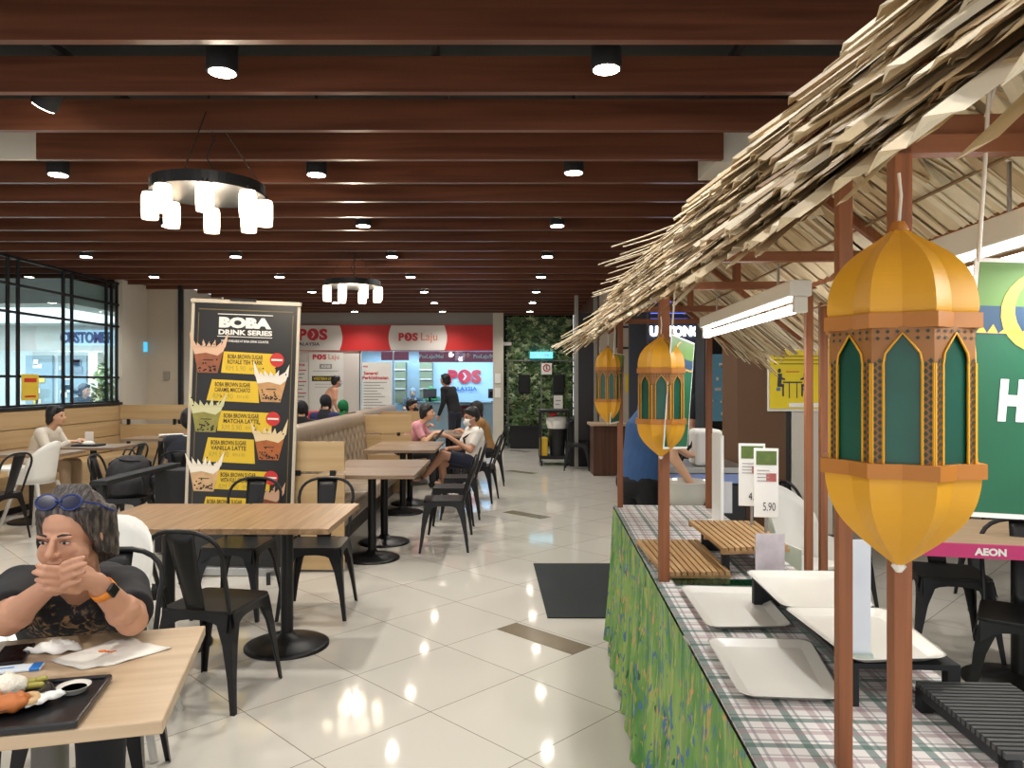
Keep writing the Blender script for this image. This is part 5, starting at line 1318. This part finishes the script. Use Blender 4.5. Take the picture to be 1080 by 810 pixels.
def face_parts(t, c, R, s=1.0, detail=False):
    c = V(c); q = lambda x, y, z: c+R @ (V((x, y, z))*s)
    for a in (-1, 1):
        m = MB(); m.ball(q(a*.031, .0795, .008), (.0135*s, .007*s, .0050*s if detail else .007*s), M('eye_white', (214, 200, 188), .3) if detail else eyem, 12, R)
        if detail:
            m.ball(q(a*.031, .0845, .0075), (.0056*s, .0036*s, .0046*s), eyem, 10, R)
        m.build('eye', t)
        if detail:
            m = MB(); m.tube([q(a*.016, .0835, .009), q(a*.024, .0875, .0135), q(a*.034, .0875, .0142), q(a*.046, .0795, .009)], .0016*s, 6, M('eyelid_line', (96, 62, 50), .6)); m.build('eyelid', t)
        m = MB(); m.tube([q(a*.016, .0905, .0285), q(a*.03, .090, .033), q(a*.048, .077, .029)], [.0028*s, .0034*s, .002*s], 6, hairb); m.build('eyebrow', t)
    m = MB(); m.tube([q(-.022, .0925, -.0535), q(0, .0985, -.0525), q(.022, .0925, -.0535)], .0022*s, 6, M('lip_dark', (140, 84, 70), .5)); m.build('mouth', t)
def hair_mesh(t, c, R, s=1.0, length=0.0, mat=None, vox=.007, fringe=True, bun=False):
    m = MB(); c = V(c); q = lambda x, y, z: c+R @ (V((x, y, z))*s)
    m.ball(q(0, -.022, .055), (.084*s, .098*s, .086*s), None, 20, R)
    m.ball(q(0, -.055, .01), (.076*s, .066*s, .085*s), None, 16, R)
    for a in (-1, 1):
        m.ball(q(a*.068, -.03, .02), (.02*s, .05*s, .05*s), None, 12, R)
        if length > 0:
            m.caps(q(a*.074, -.005, .05), q(a*.080, -.012, -.02-length), .020*s, .015*s); m.caps(q(a*.07, -.04, .04), q(a*.072, -.05, -.03-length), .03*s, .022*s)
    if length > 0: m.ball(q(0, -.07, -.03-length*.5), (.074*s, .045*s, (.05+length*.6)*s), None, 14, R)
    if fringe:
        for i in range(5): m.caps(q(-.05+.025*i, .05, .10), q(-.062+.031*i, .074-.012*abs(i-2), .062), .018*s, .009*s)
    if bun: m.ball(q(0, -.12, .03), (.035*s,)*3, None, 12, R)
    return remesh(m, 'hair', t, mat or hairb, vox, 3)
def hand_prims(m, wrist, d, palm_n, side, s=1.0, curl=.5, spread=.1):
    """wrist point, d finger direction, palm_n palm normal, side +1 thumb towards d x n"""
    d = V(d).normalized(); n = V(palm_n); n = (n-d*n.dot(d)).normalized(); x = d.cross(n)*side
    w_ = V(wrist)
    R = Matrix((x, d, n)).transposed()
    m.ball(w_+d*.042*s, (.04*s, .05*s, .015*s), None, 14, R); m.caps(w_, w_+d*.03*s, .024*s, .026*s)
    for i, (off, L) in enumerate(((.028, .070), (.010, .078), (-.009, .072), (-.027, .056))):
        p = w_+d*.078*s+x*off*s; dd = (d+x*(off*spread*10)).normalized(); r = .0092*s
        a = 0
        for j, (seg, rr) in enumerate(((.45, r), (.32, r*.92), (.26, r*.8))):
            a += curl*(.7 if j == 0 else 1.0); q = p+(dd*math.cos(a)+n*math.sin(a))*L*s*seg; m.caps(p, q, rr, rr*.93, None, 8); p = q
    p = w_+d*.02*s+x*.024*s; q = p+(x*.7+d*.7+n*.25).normalized()*.04*s; m.caps(p, q, .013*s, .011*s, None, 8); q2 = q+(x*.2+d*.9+n*.35).normalized()*.032*s; m.caps(q, q2, .0105*s, .0085*s, None, 8)

def person(label, J, cloth, trous, skinm=None, headR=None, hair=None, vox=.012, face=True, mask=None, hijab=None, curl=.5, sleeves=1, legs=True, wd=1.0, hood=None, skirt=False, shoe=None, bare_leg=False, long_sleeve=False, scl=1.0):
    """J: dict of world joints: hip, chest, neck, head, sh(L,R), el, wr, hd (hand dir), kn, an, fdir (facing)"""
    skinm = skinm or skin; f = V(J['fdir']).normalized(); R = mat3(f); base = V((J['hip'].x, J['hip'].y, 0)); t = thing('person', label, 'person', tuple(base))
    L = lambda p: V(p)-base
    hip, chest, neck, head = (L(J[k]) for k in ('hip', 'chest', 'neck', 'head')); hR = headR or R
    sh = [L(p) for p in J['sh']]; el = [L(p) for p in J['el']]; wr = [L(p) for p in J['wr']]; kn = [L(p) for p in J['kn']]; an = [L(p) for p in J['an']]
    hj = [hip+R @ V((a*.09*wd, 0, -.02)) for a in (-1, 1)]
    def torso(m, g=0):
        ax = mat3(f)
        up = (neck-hip).normalized(); Rt = Matrix((R @ V((1, 0, 0)), up.cross(R @ V((1, 0, 0))), up)).transposed()
        m.loft([(hip-up*.07, .135*wd+g, .10+g), (hip+up*.02, .155*wd+g, .115+g), (hip.lerp(chest, .5), .14*wd+g, .10+g), (chest, .165*wd+g, .112+g), (chest.lerp(neck, .55), .15*wd+g, .095+g), (chest.lerp(neck, .85), .09*wd+g, .07+g)], 18, None, True, Rt)
        for s_ in sh: m.caps(chest.lerp(neck, .6), s_, .075+g, .058+g)
    m = MB(); torso(m); m.caps(chest.lerp(neck, .8), head-hR @ V((0, .0, .06)), .055, .05)
    if not hijab: head_prims(m, head, hR, scl)
    else: head_prims(m, head, hR, scl, False)
    for i in (0, 1):
        m.caps(sh[i], el[i], .046, .037); m.caps(el[i], wr[i], .037, .025)
        hand_prims(m, wr[i], J['hd'][i], J['pn'][i] if 'pn' in J else V((0, 0, -1)), (-1 if i == 0 else 1), .95, curl)
        if legs: m.caps(hj[i], kn[i], .078, .055); m.caps(kn[i], an[i], .054, .034); m.caps(an[i], an[i]+R @ V((0, .13, -.035)), .035, .028)
    remesh(m, 'body', t, skinm, vox, 3)
    m = MB(); torso(m, .014)
    for i in (0, 1):
        e = el[i] if long_sleeve else sh[i].lerp(el[i], .72); m.cyl(sh[i], e, .064, .055 if not long_sleeve else .05, 14, None); m.ball(sh[i], .066)
        if long_sleeve: m.caps(el[i], el[i].lerp(wr[i], .92), .05, .036)
    remesh(m, 'shirt', t, cloth, vox, 3)
    if legs:
        m = MB(); m.ball(hip-V((0, 0, .03)), (.16*wd, .14, .11), None, 16, R)
        for i in (0, 1):
            if bare_leg: m.cyl(hj[i], hj[i].lerp(kn[i], .8), .092, .082, 14); m.ball(hj[i], .09)
            else: m.caps(hj[i], kn[i], .092, .068); m.caps(kn[i], an[i].lerp(kn[i], .08), .067, .052)
        if skirt: m.loft([(kn[0].lerp(kn[1], .5)+V((0, 0, .06)), .2, .1), (kn[0].lerp(kn[1], .5)-V((0, 0, .2)), .22, .12)], 14)
        remesh(m, 'trousers', t, trous, vox, 3)
        for i in (0, 1):
            m = MB(); a = an[i]; m.caps(a+R @ V((0, -.03, -.035)), a+R @ V((0, .14, -.045)), .040, .034); m.caps(a, a+V((0, 0, -.03)), .045, .04); remesh(m, 'shoe', t, shoe or blkm, .012, 2)
    if face: face_parts(t, head, hR, scl)
    if hijab:
        m = MB(); q = lambda x, y, z: head+hR @ V((x, y, z))
        m.ball(q(0, -.02, .035), (.088, .105, .10), None, 18, hR); m.ball(q(0, .03, -.085), (.062, .055, .03), None, 14, hR)
        for a in (-1, 1): m.caps(q(a*.068, .005, .03), q(a*.055, .015, -.07), .024, .03)
        m.loft([(neck+V((0, 0, -.09)), .17, .13), (neck+V((0, 0, -.02)), .13, .11), (neck+V((0, 0, .06)), .07, .075)], 16, None, True, R)
        remesh(m, 'headscarf', t, hijab, vox, 3)
    elif hair is not None: hair_mesh(t, head, hR, scl, hair, vox=max(.008, vox*.8))
    if mask:
        m = MB(); q = lambda x, y, z: head+hR @ V((x, y, z)); vs = []
        for i in range(9):
            for j in range(7):
                u = -1+i/4; v_ = -1+j/3; x = .062*math.sin(u*1.25); y = .118-.055*(1-math.cos(u*1.25))*1.25-.02*v_*v_; vs.append(q(x, y-.004, -.048+.046*v_*(1-.25*u*u)))
        m.add(vs, [(i*7+j, (i+1)*7+j, (i+1)*7+j+1, i*7+j+1) for i in range(8) for j in range(6)], mask, True)
        for a in (-1, 1): m.tube([q(a*.058, .07, -.03), q(a*.078, .02, -.01), q(a*.08, -.01, .01)], .0015, 5, mask)
        m.build('face_mask', t, solid=.003)
    if hood:
        m = MB(); q = lambda x, y, z: head+hR @ V((x, y, z)); m.ball(q(0, -.035, .03), (.1, .11, .12), None, 16, hR); m.ball(q(0, -.03, -.08), (.09, .08, .06), None, 12, hR); remesh(m, 'hood', t, hood, .014, 3)
    return t
def seated(pos, fdeg, lean=.12, hipz=.52, hands=None, hz=.8, hf=.38, knee=.42, scale=1.0, hw=.12):
    """joints of a seated figure; fdeg from +Y towards +X"""
    a = math.radians(fdeg); f = V((math.sin(a), math.cos(a), 0)); r = V((f.y, -f.x, 0)); p = V((pos[0], pos[1], 0)); k = scale
    J = dict(fdir=f, hip=p+V((0, 0, hipz)), chest=p+f*lean*.7+V((0, 0, hipz+.30*k)), neck=p+f*lean*1.1+V((0, 0, hipz+.45*k)), head=p+f*(lean*1.4+.03)+V((0, 0, hipz+.60*k)))
    J['sh'] = [p+f*lean+r*(s_*.17*k)+V((0, 0, hipz+.40*k)) for s_ in (-1, 1)]
    J['el'] = [p+f*(lean+.12)+r*(s_*.22*k)+V((0, 0, hipz+.17*k)) for s_ in (-1, 1)]
    J['wr'] = [p+f*hf+r*(s_*hw*k)+V((0, 0, hz)) for s_ in (-1, 1)]
    J['hd'] = [f*.9-r*s_*.5 for s_ in (-1, 1)]; J['kn'] = [p+f*knee+r*(s_*.12)+V((0, 0, hipz-.0)) for s_ in (-1, 1)]; J['an'] = [p+f*(knee+.02)+r*(s_*.12)+V((0, 0, .08)) for s_ in (-1, 1)]
    return J
def standing(pos, fdeg, lean=.05, H=1.68):
    a = math.radians(fdeg); f = V((math.sin(a), math.cos(a), 0)); r = V((f.y, -f.x, 0)); p = V((pos[0], pos[1], 0)); k = H/1.7
    J = dict(fdir=f, hip=p+V((0, 0, .92*k)), chest=p+f*lean*.6+V((0, 0, 1.24*k)), neck=p+f*lean+V((0, 0, 1.43*k)), head=p+f*(lean*1.4+.02)+V((0, 0, 1.575*k)))
    J['sh'] = [p+f*lean+r*(s_*.17*k)+V((0, 0, 1.38*k)) for s_ in (-1, 1)]; J['el'] = [p+f*(lean-.02)+r*(s_*.22*k)+V((0, 0, 1.10*k)) for s_ in (-1, 1)]
    J['wr'] = [p+f*(lean+.10)+r*(s_*.2*k)+V((0, 0, .86*k)) for s_ in (-1, 1)]; J['hd'] = [V((0, 0, -1))+f*.2 for s_ in (-1, 1)]; J['pn'] = [-r*s_ for s_ in (-1, 1)]
    J['kn'] = [p+f*.02+r*(s_*.09)+V((0, 0, .5*k)) for s_ in (-1, 1)]; J['an'] = [p+r*(s_*.09)+V((0, 0, .08)) for s_ in (-1, 1)]
    return J

# ---- the man at the nearest table
def near_man():
    base = V((-1.50, 2.62, 0)); t = thing('person', 'man in black T-shirt at the nearest table, hands clasped at his mouth', 'person', tuple(base)); L = lambda p: V(p)-base
    fb = V((.26, -.97, 0)).normalized(); R = mat3(fb); rgt = R @ V((1, 0, 0))
    head = L(P(76, 566, 2.13)); hf = V((-.03, -1, -.10)); hR = mat3(hf); s = .97
    hip = L((-1.46, 2.60, .52)); neck = L(P(86, 622, 2.27)); chest = L((-1.385, 2.40, .80))
    shl = L(P(131, 622, 2.33)); shr = L(P(22, 622, 2.25))          # his left is the picture's right
    ell = L(P(139, 654, 2.12)); elr = L(P(8, 654, 2.05)); wl = L(P(101, 614, 2.0)); wr_ = L(P(47, 622, 1.96))
    cl = L(P(71, 609, 1.94))
    m = MB(); up = (neck-hip).normalized(); Rt = Matrix((rgt, up.cross(rgt), up)).transposed()
    def torso(m, g=0):
        m.loft([(hip-up*.08, .16+g, .12+g), (hip+up*.05, .18+g, .14+g), (hip.lerp(chest, .55), .17+g, .135+g), (chest, .18+g, .13+g), (chest.lerp(neck, .55), .165+g, .105+g), (chest.lerp(neck, .9), .08+g, .07+g)], 24, None, True, Rt)
        for q in (shl, shr): m.caps(chest.lerp(neck, .7), q, .068+g, .060+g)
    torso(m); m.caps(chest.lerp(neck, .85), head-hR @ V((0, .015, .07)), .06, .055)
    head_prims(m, head, hR, s)
    for a in (-1, 1): m.ball(head+hR @ V((a*.045, .045, -.035))*s, (.028, .03, .034), None, 10, hR)   # fuller cheeks
    for sh_, el_, w_ in ((shl, ell, wl), (shr, elr, wr_)):
        m.caps(sh_, el_, .052, .043, None, 16); m.caps(el_, w_, .044, .027, None, 16); m.ball(el_.lerp(w_, .25), .047)
    kn = [L((-1.52, 2.12, .50)), L((-1.20, 2.20, .50))]; an = [L((-1.50, 2.08, .09)), L((-1.18, 2.16, .09))]; hj = [hip-rgt*.09*-1, hip+rgt*.09*-1]
    hj = [hip+rgt*.09, hip-rgt*.09]
    for i in (0, 1): m.caps(hj[i], kn[i], .085, .06); m.caps(kn[i], an[i], .056, .036); m.caps(an[i], an[i]+fb*.13+V((0, 0, -.04)), .036, .03)
    # interlaced hands: palms
    ax = (wl-wr_).normalized(); fwd = V((0, -1, 0)); up3 = V((0, 0, 1))
    for w_, sg in ((wl, -1), (wr_, 1)):
        d = (cl+V((0, 0, .0))-w_); dl = d.length; d.normalize(); Rm = mat3(d)
        pc_ = w_+d*.045+up3*.004; m.ball(pc_, (.018, .050, .036), None, 16, Rm); m.caps(w_, pc_, .026, .027)
        kb = w_+d*.078
        for i in range(4):
            z = .020-.0185*i+(0.005 if sg > 0 else -.005); L1 = (.034, .038, .035, .028)[i]
            k0 = kb+up3*(z+.008)+fwd*.004; 
            k1 = k0+(d*.55+fwd*.75+up3*.12).normalized()*L1*.9
            k2 = k1+(d*.95+fwd*-.12+up3*-.10).normalized()*L1*.85
            k3 = k2+(d*.75+fwd*-.62+up3*-.18).normalized()*L1*.62
            m.caps(kb.lerp(w_, .35)+up3*z*.8, k0, .0098, .0096, None, 10); m.caps(k0, k1, .0092, .0086, None, 10); m.caps(k1, k2, .0085, .0078, None, 10); m.caps(k2, k3, .0077, .0066, None, 10)
        th0 = w_+d*.02+up3*.014; th1 = th0+(d*.80+up3*.45+fwd*.1).normalized()*.042; th2 = th1+(d*.95+up3*.10-fwd*0).normalized()*.033
        m.caps(th0, th1, .0135, .0115, None, 10); m.caps(th1, th2, .0112, .009, None, 10)
    remesh(m, 'body', t, skin, .0036, 2)
    # T-shirt
    m = MB(); torso(m, .016)
    for sh_, el_ in ((shl, ell), (shr, elr)): m.cyl(sh_, sh_.lerp(el_, .78), .074, .066, 18); m.ball(sh_, .076)
    tee = bpy.data.materials.new('tee_black'); tee.use_nodes = True; nt_ = tee.node_tree; b1 = nt_.nodes['Principled BSDF']; b1.inputs['Roughness'].default_value = .85; b1.inputs['Base Color'].default_value = lin((30, 30, 33))
    tc_ = nt_.nodes.new('ShaderNodeTexCoord'); n1 = nt_.nodes.new('ShaderNodeTexNoise'); n1.inputs['Scale'].default_value = 5; bp_ = nt_.nodes.new('ShaderNodeBump'); bp_.inputs['Strength'].default_value = .8; bp_.inputs['Distance'].default_value = .04
    nt_.links.new(tc_.outputs['Object'], n1.inputs['Vector']); nt_.links.new(n1.outputs['Fac'], bp_.inputs['Height']); nt_.links.new(bp_.outputs[0], b1.inputs['Normal'])
    # chest print: an olive brown figure pattern within an ellipse on the front
    sp_ = nt_.nodes.new('ShaderNodeVectorMath'); sp_.operation = 'DISTANCE'; mpp = nt_.nodes.new('ShaderNodeMapping'); mpp.inputs['Scale'].default_value = (1, .25, .95)
    pcen = chest+fb*.12+V((0, 0, -.05)); nt_.links.new(tc_.outputs['Object'], mpp.inputs[0]); nt_.links.new(mpp.outputs[0], sp_.inputs[0]); sp_.inputs[1].default_value = (pcen.x, pcen.y*.25, pcen.z*.95)
    n2 = nt_.nodes.new('ShaderNodeTexNoise'); n2.inputs['Scale'].default_value = 30; n2.inputs['Detail'].default_value = 5; n2.inputs['Distortion'].default_value = 1.6; nt_.links.new(tc_.outputs['Object'], n2.inputs['Vector'])
    mr1 = nt_.nodes.new('ShaderNodeMapRange'); mr1.inputs[1].default_value = .13; mr1.inputs[2].default_value = .09; nt_.links.new(sp_.outputs['Value'], mr1.inputs[0])
    mr2 = nt_.nodes.new('ShaderNodeMapRange'); mr2.inputs[1].default_value = .52; mr2.inputs[2].default_value = .66; nt_.links.new(n2.outputs['Fac'], mr2.inputs[0])
    mu = nt_.nodes.new('ShaderNodeMath'); mu.operation = 'MULTIPLY'; nt_.links.new(mr1.outputs[0], mu.inputs[0]); nt_.links.new(mr2.outputs[0], mu.inputs[1])
    mx = nt_.nodes.new('ShaderNodeMix'); mx.data_type = 'RGBA'; mx.inputs[6].default_value = lin((30, 30, 33)); mx.inputs[7].default_value = lin((150, 118, 84)); nt_.links.new(mu.outputs[0], mx.inputs[0]); nt_.links.new(mx.outputs[2], b1.inputs['Base Color'])
    remesh(m, 'tshirt', t, tee, .008, 3)
    m = MB(); m.ball(hip-V((0, 0, .03)), (.19, .17, .11), None, 16, R)
    for i in (0, 1): m.caps(hj[i], kn[i], .10, .075); m.caps(kn[i], an[i]+V((0, 0, .04)), .072, .056)
    remesh(m, 'trousers', t, M('trousers_black', (24, 25, 30), .8), .012, 3)
    for i in (0, 1):
        m = MB(); m.caps(an[i]-fb*.03-V((0, 0, .04)), an[i]+fb*.15-V((0, 0, .048)), .042, .036); m.caps(an[i], an[i]-V((0, 0, .03)), .045, .042); remesh(m, 'shoe', t, blkm, .01, 2)
    face_parts(t, head, hR, s, True)
    # hair: greying bob swept back, over the ears to the jaw
    q = lambda x, y, z: head+hR @ (V((x, y, z))*s)
    m = MB(); m.ball(q(0, -.024, .056), (.084*s, .094*s, .086*s), None, 24, hR); m.ball(q(0, -.052, .0), (.074*s, .058*s, .095*s), None, 18, hR)
    for a in (-1, 1):
        for i in range(6):
            y = .030-.022*i; m.caps(q(a*(.060+.004*i), y+.01, .085-.004*i), q(a*(.078+.003*(i % 2)), y-.006, -.028-.010*i+(.03 if i < 1 else 0)), .017*s, .010*s)
    for i in range(9):
        a = -1+i/4; m.caps(q(a*.035, -.02, .135), q(a*.070, .052-.022*abs(a)**2, .095-.022*abs(a)), .020*s, .012*s)
    for i in range(8): m.caps(q(-.07+.02*i, -.09, -.02), q(-.068+.0195*i, -.078, -.085-.008*(i % 3)), .02*s, .010*s)
    hm = bpy.data.materials.new('hair_greying'); hm.use_nodes = True; nt_ = hm.node_tree; b1 = nt_.nodes['Principled BSDF']; b1.inputs['Roughness'].default_value = .45
    tc_ = nt_.nodes.new('ShaderNodeTexCoord'); mpp = nt_.nodes.new('ShaderNodeMapping'); mpp.inputs['Scale'].default_value = (180, 60, 26); n2 = nt_.nodes.new('ShaderNodeTexNoise'); n2.inputs['Scale'].default_value = 1; n2.inputs['Detail'].default_value = 3
    rp = nt_.nodes.new('ShaderNodeValToRGB'); rp.color_ramp.elements[0].position = .42; rp.color_ramp.elements[0].color = lin((34, 29, 28)); rp.color_ramp.elements[1].position = .75; rp.color_ramp.elements[1].color = lin((112, 100, 94))
    bp_ = nt_.nodes.new('ShaderNodeBump'); bp_.inputs['Strength'].default_value = .9; bp_.inputs['Distance'].default_value = .006
    nt_.links.new(tc_.outputs['Object'], mpp.inputs[0]); nt_.links.new(mpp.outputs[0], n2.inputs['Vector']); nt_.links.new(n2.outputs['Fac'], rp.inputs[0]); nt_.links.new(rp.outputs[0], b1.inputs['Base Color']); nt_.links.new(n2.outputs['Fac'], bp_.inputs['Height']); nt_.links.new(bp_.outputs[0], b1.inputs['Normal'])
    remesh(m, 'hair', t, hm, .0055, 2)
    # sunglasses pushed up on the head
    g = thing('sunglasses', 'blue framed sunglasses pushed up on the near man\'s hair', 'glasses', tuple(base)); gm = M('glasses_blue', (28, 48, 112), .25); gln = M('glasses_lens', (30, 34, 60), .08)
    for a in (-1, 1):
        m = MB(); cc = q(a*.036, .052, .118); rr = [cc+hR @ V((.030*math.cos(b*PI/9), -.010*math.sin(b*PI/9)+.004*0, .019*math.sin(b*PI/9))) for b in range(18)]; m.tube(rr, .0026, 6, gm, closed=True); m.build('lens_rim', g)
        m = MB(); m.poly(rr, gln); m.build('lens', g)
        m = MB(); m.tube([q(a*.064, .045, .118), q(a*.088, .0, .098), q(a*.094, -.06, .062)], .003, 6, gm); m.build('temple', g)
    m = MB(); m.tube([q(-.008, .054, .12), q(0, .058, .124), q(.008, .054, .12)], .003, 6, gm); m.build('bridge', g)
    # watch with orange band
    wd_ = (wl-ell).normalized(); g = thing('wristwatch', 'smart watch on an orange band on the near man\'s wrist', 'watch', tuple(base)); c = wl-wd_*.035; Rw = mat_to(wd_)
    m = MB(); m.lathe([(.0315, -.011), (.0335, -.011), (.0325, .011), (.0305, .011), (.0315, -.011)], n=28, m=M('band_orange', (232, 140, 40), .5)); m.v = [c+Rw @ v for v in m.v]; m.build('strap', g)
    m = MB(); tocam = (V((0, 0, 1.5))-(c+base)).normalized(); sd = (tocam-wd_*tocam.dot(wd_)).normalized(); sd = (sd+V((.9, 0, .5))).normalized(); sd = (sd-wd_*sd.dot(wd_)).normalized()
    Rx = Matrix((wd_.cross(sd), wd_, sd)).transposed(); m.box(c+sd*.034, (.03, .034, .010), blk, Rx); m.build('watch_case', g, bevel=.004)
near_man()

# ---- the others
T = lambda n, c, **k: M(n, c, .85, **k)
J = seated((-5.62, 8.85), 88, .16, .52, hz=.80, hf=.48, scale=.95); 
person('woman in a white blazer eating at the wall bench', J, T('blazer_white', (222, 214, 200)), T('skirt_beige', (176, 150, 120)), skin2, hair=.03, long_sleeve=True)
J = seated((-3.2, 7.42), -10, .10, .50); 
tt = person('man seen from behind in dark shirt with white collar beside the banner', J, T('shirt_navy_dark', (28, 32, 42)), T('trs_dark', (30, 30, 34)), skin, hair=0, wd=1.15, scl=1.05)
m = MB(); c = J['neck']-tt.location; m.lathe([(.07, -.015), (.078, -.02), (.068, .02), (.062, .02), (.07, -.015)], c+V((0, 0, .0)), 24, white); m.build('collar', tt)
# masked man, white T-shirt, legs crossed, facing left and a little to us
J = seated((-.40, 9.38), -112, .02, .50, hz=.74, hf=.40, scale=.93, hw=.10)
f = J['fdir']; r = V((f.y, -f.x, 0)); p = V((-.40, 9.38, 0))
J['kn'] = [p+f*.44-r*.02+V((0, 0, .60)), p+f*.42+r*.08+V((0, 0, .50))]; J['an'] = [p+f*.66+r*.10+V((0, 0, .30)), p+f*.36+r*.1+V((0, 0, .08))]
J['wr'] = [p+f*.40-r*.10+V((0, 0, .84)), p+f*.34+r*.12+V((0, 0, .66))]
tt = person('masked man in white T-shirt and shorts sitting cross-legged on a chair', J, T('tee_white', (226, 222, 214)), T('shorts_navy', (34, 38, 58)), skin, hair=0, mask=M('mask_white', (230, 230, 226), .8), bare_leg=True, headR=mat3(V((-.85, -.5, -.18))), shoe=T('shoe_grey', (110, 104, 100)))
b0 = tt.location; m = MB(); m.tube([J['sh'][0]-b0+V((.02, -.03, .06)), J['chest']-b0+f*.145+V((0, 0, .02)), J['hip']-b0+r*.16+f*.05+V((0, 0, .05))], .012, 8, blkm); m.build('bag_strap', tt)
o = MB(); o.box((0, 0, 0), (.075, .15, .009), blk); o = o.build('mobile_phone', bevel=.003); o.location = J['wr'][0]+f*.10+V((0, 0, .02)); o.rotation_euler = (.9, 0, -1.2); tag(o, 'phone held by the masked man in the white T-shirt', 'phone')
J = seated((-.86, 10.55), 100, .14, .50, scale=.92, hz=.78, hf=.3)
person('person in pink shirt bent over a table beside the masked man', seated((-1.48, 10.7), 95, .22, .50, scale=.93, hz=.78, hf=.46), T('shirt_pink', (214, 150, 160), var=.2, vscale=30), T('trs_dark2', (36, 34, 40)), skin2, hair=.02)
person('dark haired person in black mask behind the second booth end', seated((-1.66, 12.4), 120, .05, .52, scale=.95), T('shirt_dk', (46, 36, 36)), T('trs_dark3', (36, 34, 40)), skin, hair=0, mask=M('mask_black', (22, 22, 24), .8))
person('dark haired diner partly hidden behind the masked man', seated((-.30, 10.95), -95, .1, .52, scale=.95), T('shirt_ochre', (150, 110, 60)), T('trs_dark4', (36, 34, 40)), skin, hair=0)
J = standing((FX(480, 14.8), 14.8), -60, .16, 1.66); 
person('person in black standing at the post office window', J, T('jacket_black', (26, 26, 30)), T('jeans_dark', (36, 40, 52)), skin, hair=.02, long_sleeve=True)
J = standing((FX(343, 15.6), 15.6), 60, .16, 1.62)
person('masked person in peach shirt standing before the POS wall', J, T('shirt_peach', (226, 168, 138)), T('trs_dark5', (40, 40, 46)), skin, hair=0, mask=M('mask_blue', (176, 192, 214), .8))
person('person in black headscarf at the left behind the booth', seated((FX(317, 10.4), 10.4), -5, .05, .52, scale=.98), T('dress_black', (24, 24, 28)), T('trs6', (30, 30, 34)), skin2, hijab=T('scarf_black', (24, 24, 30)), face=False)
person('person in dark blue clothes and headscarf behind the booth', seated((FX(341, 11.4), 11.4), 10, .05, .55, scale=1.05), T('dress_navy', (34, 40, 84)), T('trs7', (30, 30, 34)), skin2, hijab=T('scarf_navy_black', (26, 26, 36)), face=False)
person('person in bright green headscarf behind the booth', seated((FX(359, 12.6), 12.6), 20, .05, .50, scale=.95), T('dress_gr', (40, 60, 50)), T('trs8', (30, 30, 34)), skin2, hijab=T('scarf_green', (22, 120, 70)), face=False)
m = MB(); m.bb((FX(324, 12.2), 12.2, 0), (FX(338, 12.2), 12.6, 1.02), M('red_plastic', (190, 34, 44), .5)); tag(m.build('red_bin', bevel=.03), 'small red bin between the two dark headscarves behind the booth', 'bin')
person('post office clerk in grey headscarf behind the glass', seated((FX(433, 19.1), 19.65), 180, .05, .62), T('dress_grey', (70, 80, 96)), T('trs9', (30, 30, 34)), skin2, hijab=T('scarf_grey', (140, 148, 160)))
person('post office clerk in green headscarf behind the glass', seated((FX(453, 19.1), 19.65), 180, .05, .66), T('dress_green', (70, 120, 100)), T('trs10', (30, 30, 34)), skin2, hijab=T('scarf_bright_green', (40, 140, 84)))
person('short haired diner behind the window, left of the yellow notice', seated((FX(22, 10.2)-.4, 10.2), 170, .05, .48, scale=.95), T('sh_blue', (60, 80, 120)), T('trs11', (30, 30, 34)), skin, hair=0)
person('short haired diner behind the window, right of the yellow notice', seated((FX(48, 10.0)-.38, 10.0), 20, .05, .48, scale=.97), T('sh_grey', (150, 150, 156)), T('trs12', (30, 30, 34)), skin, hair=0)
person('person in black behind the window by the shop pillar', standing((FX(84, 13), 13), 100, .06, 1.45), T('sh_blk2', (28, 28, 30)), T('trs13', (30, 30, 34)), skin, hair=.05, long_sleeve=True)
person('dark clothed person with a cap inside the kiosk behind the posts', standing((FX(752, 7.6), 7.7), 180, .08, 1.62), T('sh_blk3', (26, 28, 34)), T('trs14', (30, 30, 34)), skin, hair=0)
# stall worker bending over the counter
base = V((FX(677, 5.05), 5.05, 0)); f = V((.92, .38, 0)).normalized(); r = V((f.y, -f.x, 0))
J = dict(fdir=f, hip=base+V((-.03, 0, .85)), chest=base+f*.04+V((0, 0, 1.18)), neck=base+f*.17+V((0, 0, 1.36)), head=base+f*.27+V((-.03, -.05, 1.44)))
J['sh'] = [base+f*.15-r*.17+V((0, 0, 1.31)), base+f*.09+r*.18+V((0, 0, 1.31))]
J['el'] = [base+f*.36-r*.16+V((0, 0, 1.06)), base+f*.06+r*.27+V((0, 0, 1.02))]
J['wr'] = [base+f*.46-r*.12+V((0, 0, .98)), base+f*.20+r*.27+V((0, 0, .84))]; J['hd'] = [f+V((0, 0, -.1)), V((.3, -.2, -.9))]; J['pn'] = [V((0, 0, -1)), f]
J['kn'] = [base-r*.1+f*.02+V((0, 0, .5)), base+r*.1+f*.04+V((0, 0, .5))]; J['an'] = [base-r*.1+V((0, 0, .08)), base+r*.1+V((0, 0, .08))]
hR_ = mat3(V((.8, .35, -.55)))
tt = person('stall worker in a blue patterned shirt bending over the bowl', J, T('shirt_blue', (48, 82, 128), var=.25, vscale=9), T('trousers_blk', (22, 22, 26)), skin2, hair=0, vox=.009, headR=hR_, wd=1.1)
o = MB(); o.ball((0, 0, 0), (.055, .03, .022), M('pouch_grey', (96, 98, 104), .6), 14); o = o.build('pouch'); o.location = J['wr'][1]+V((.045, -.05, -.09)); o.rotation_euler = (0, .5, 0); tag(o, 'small grey pouch in the stall worker\'s lowered hand', 'pouch')
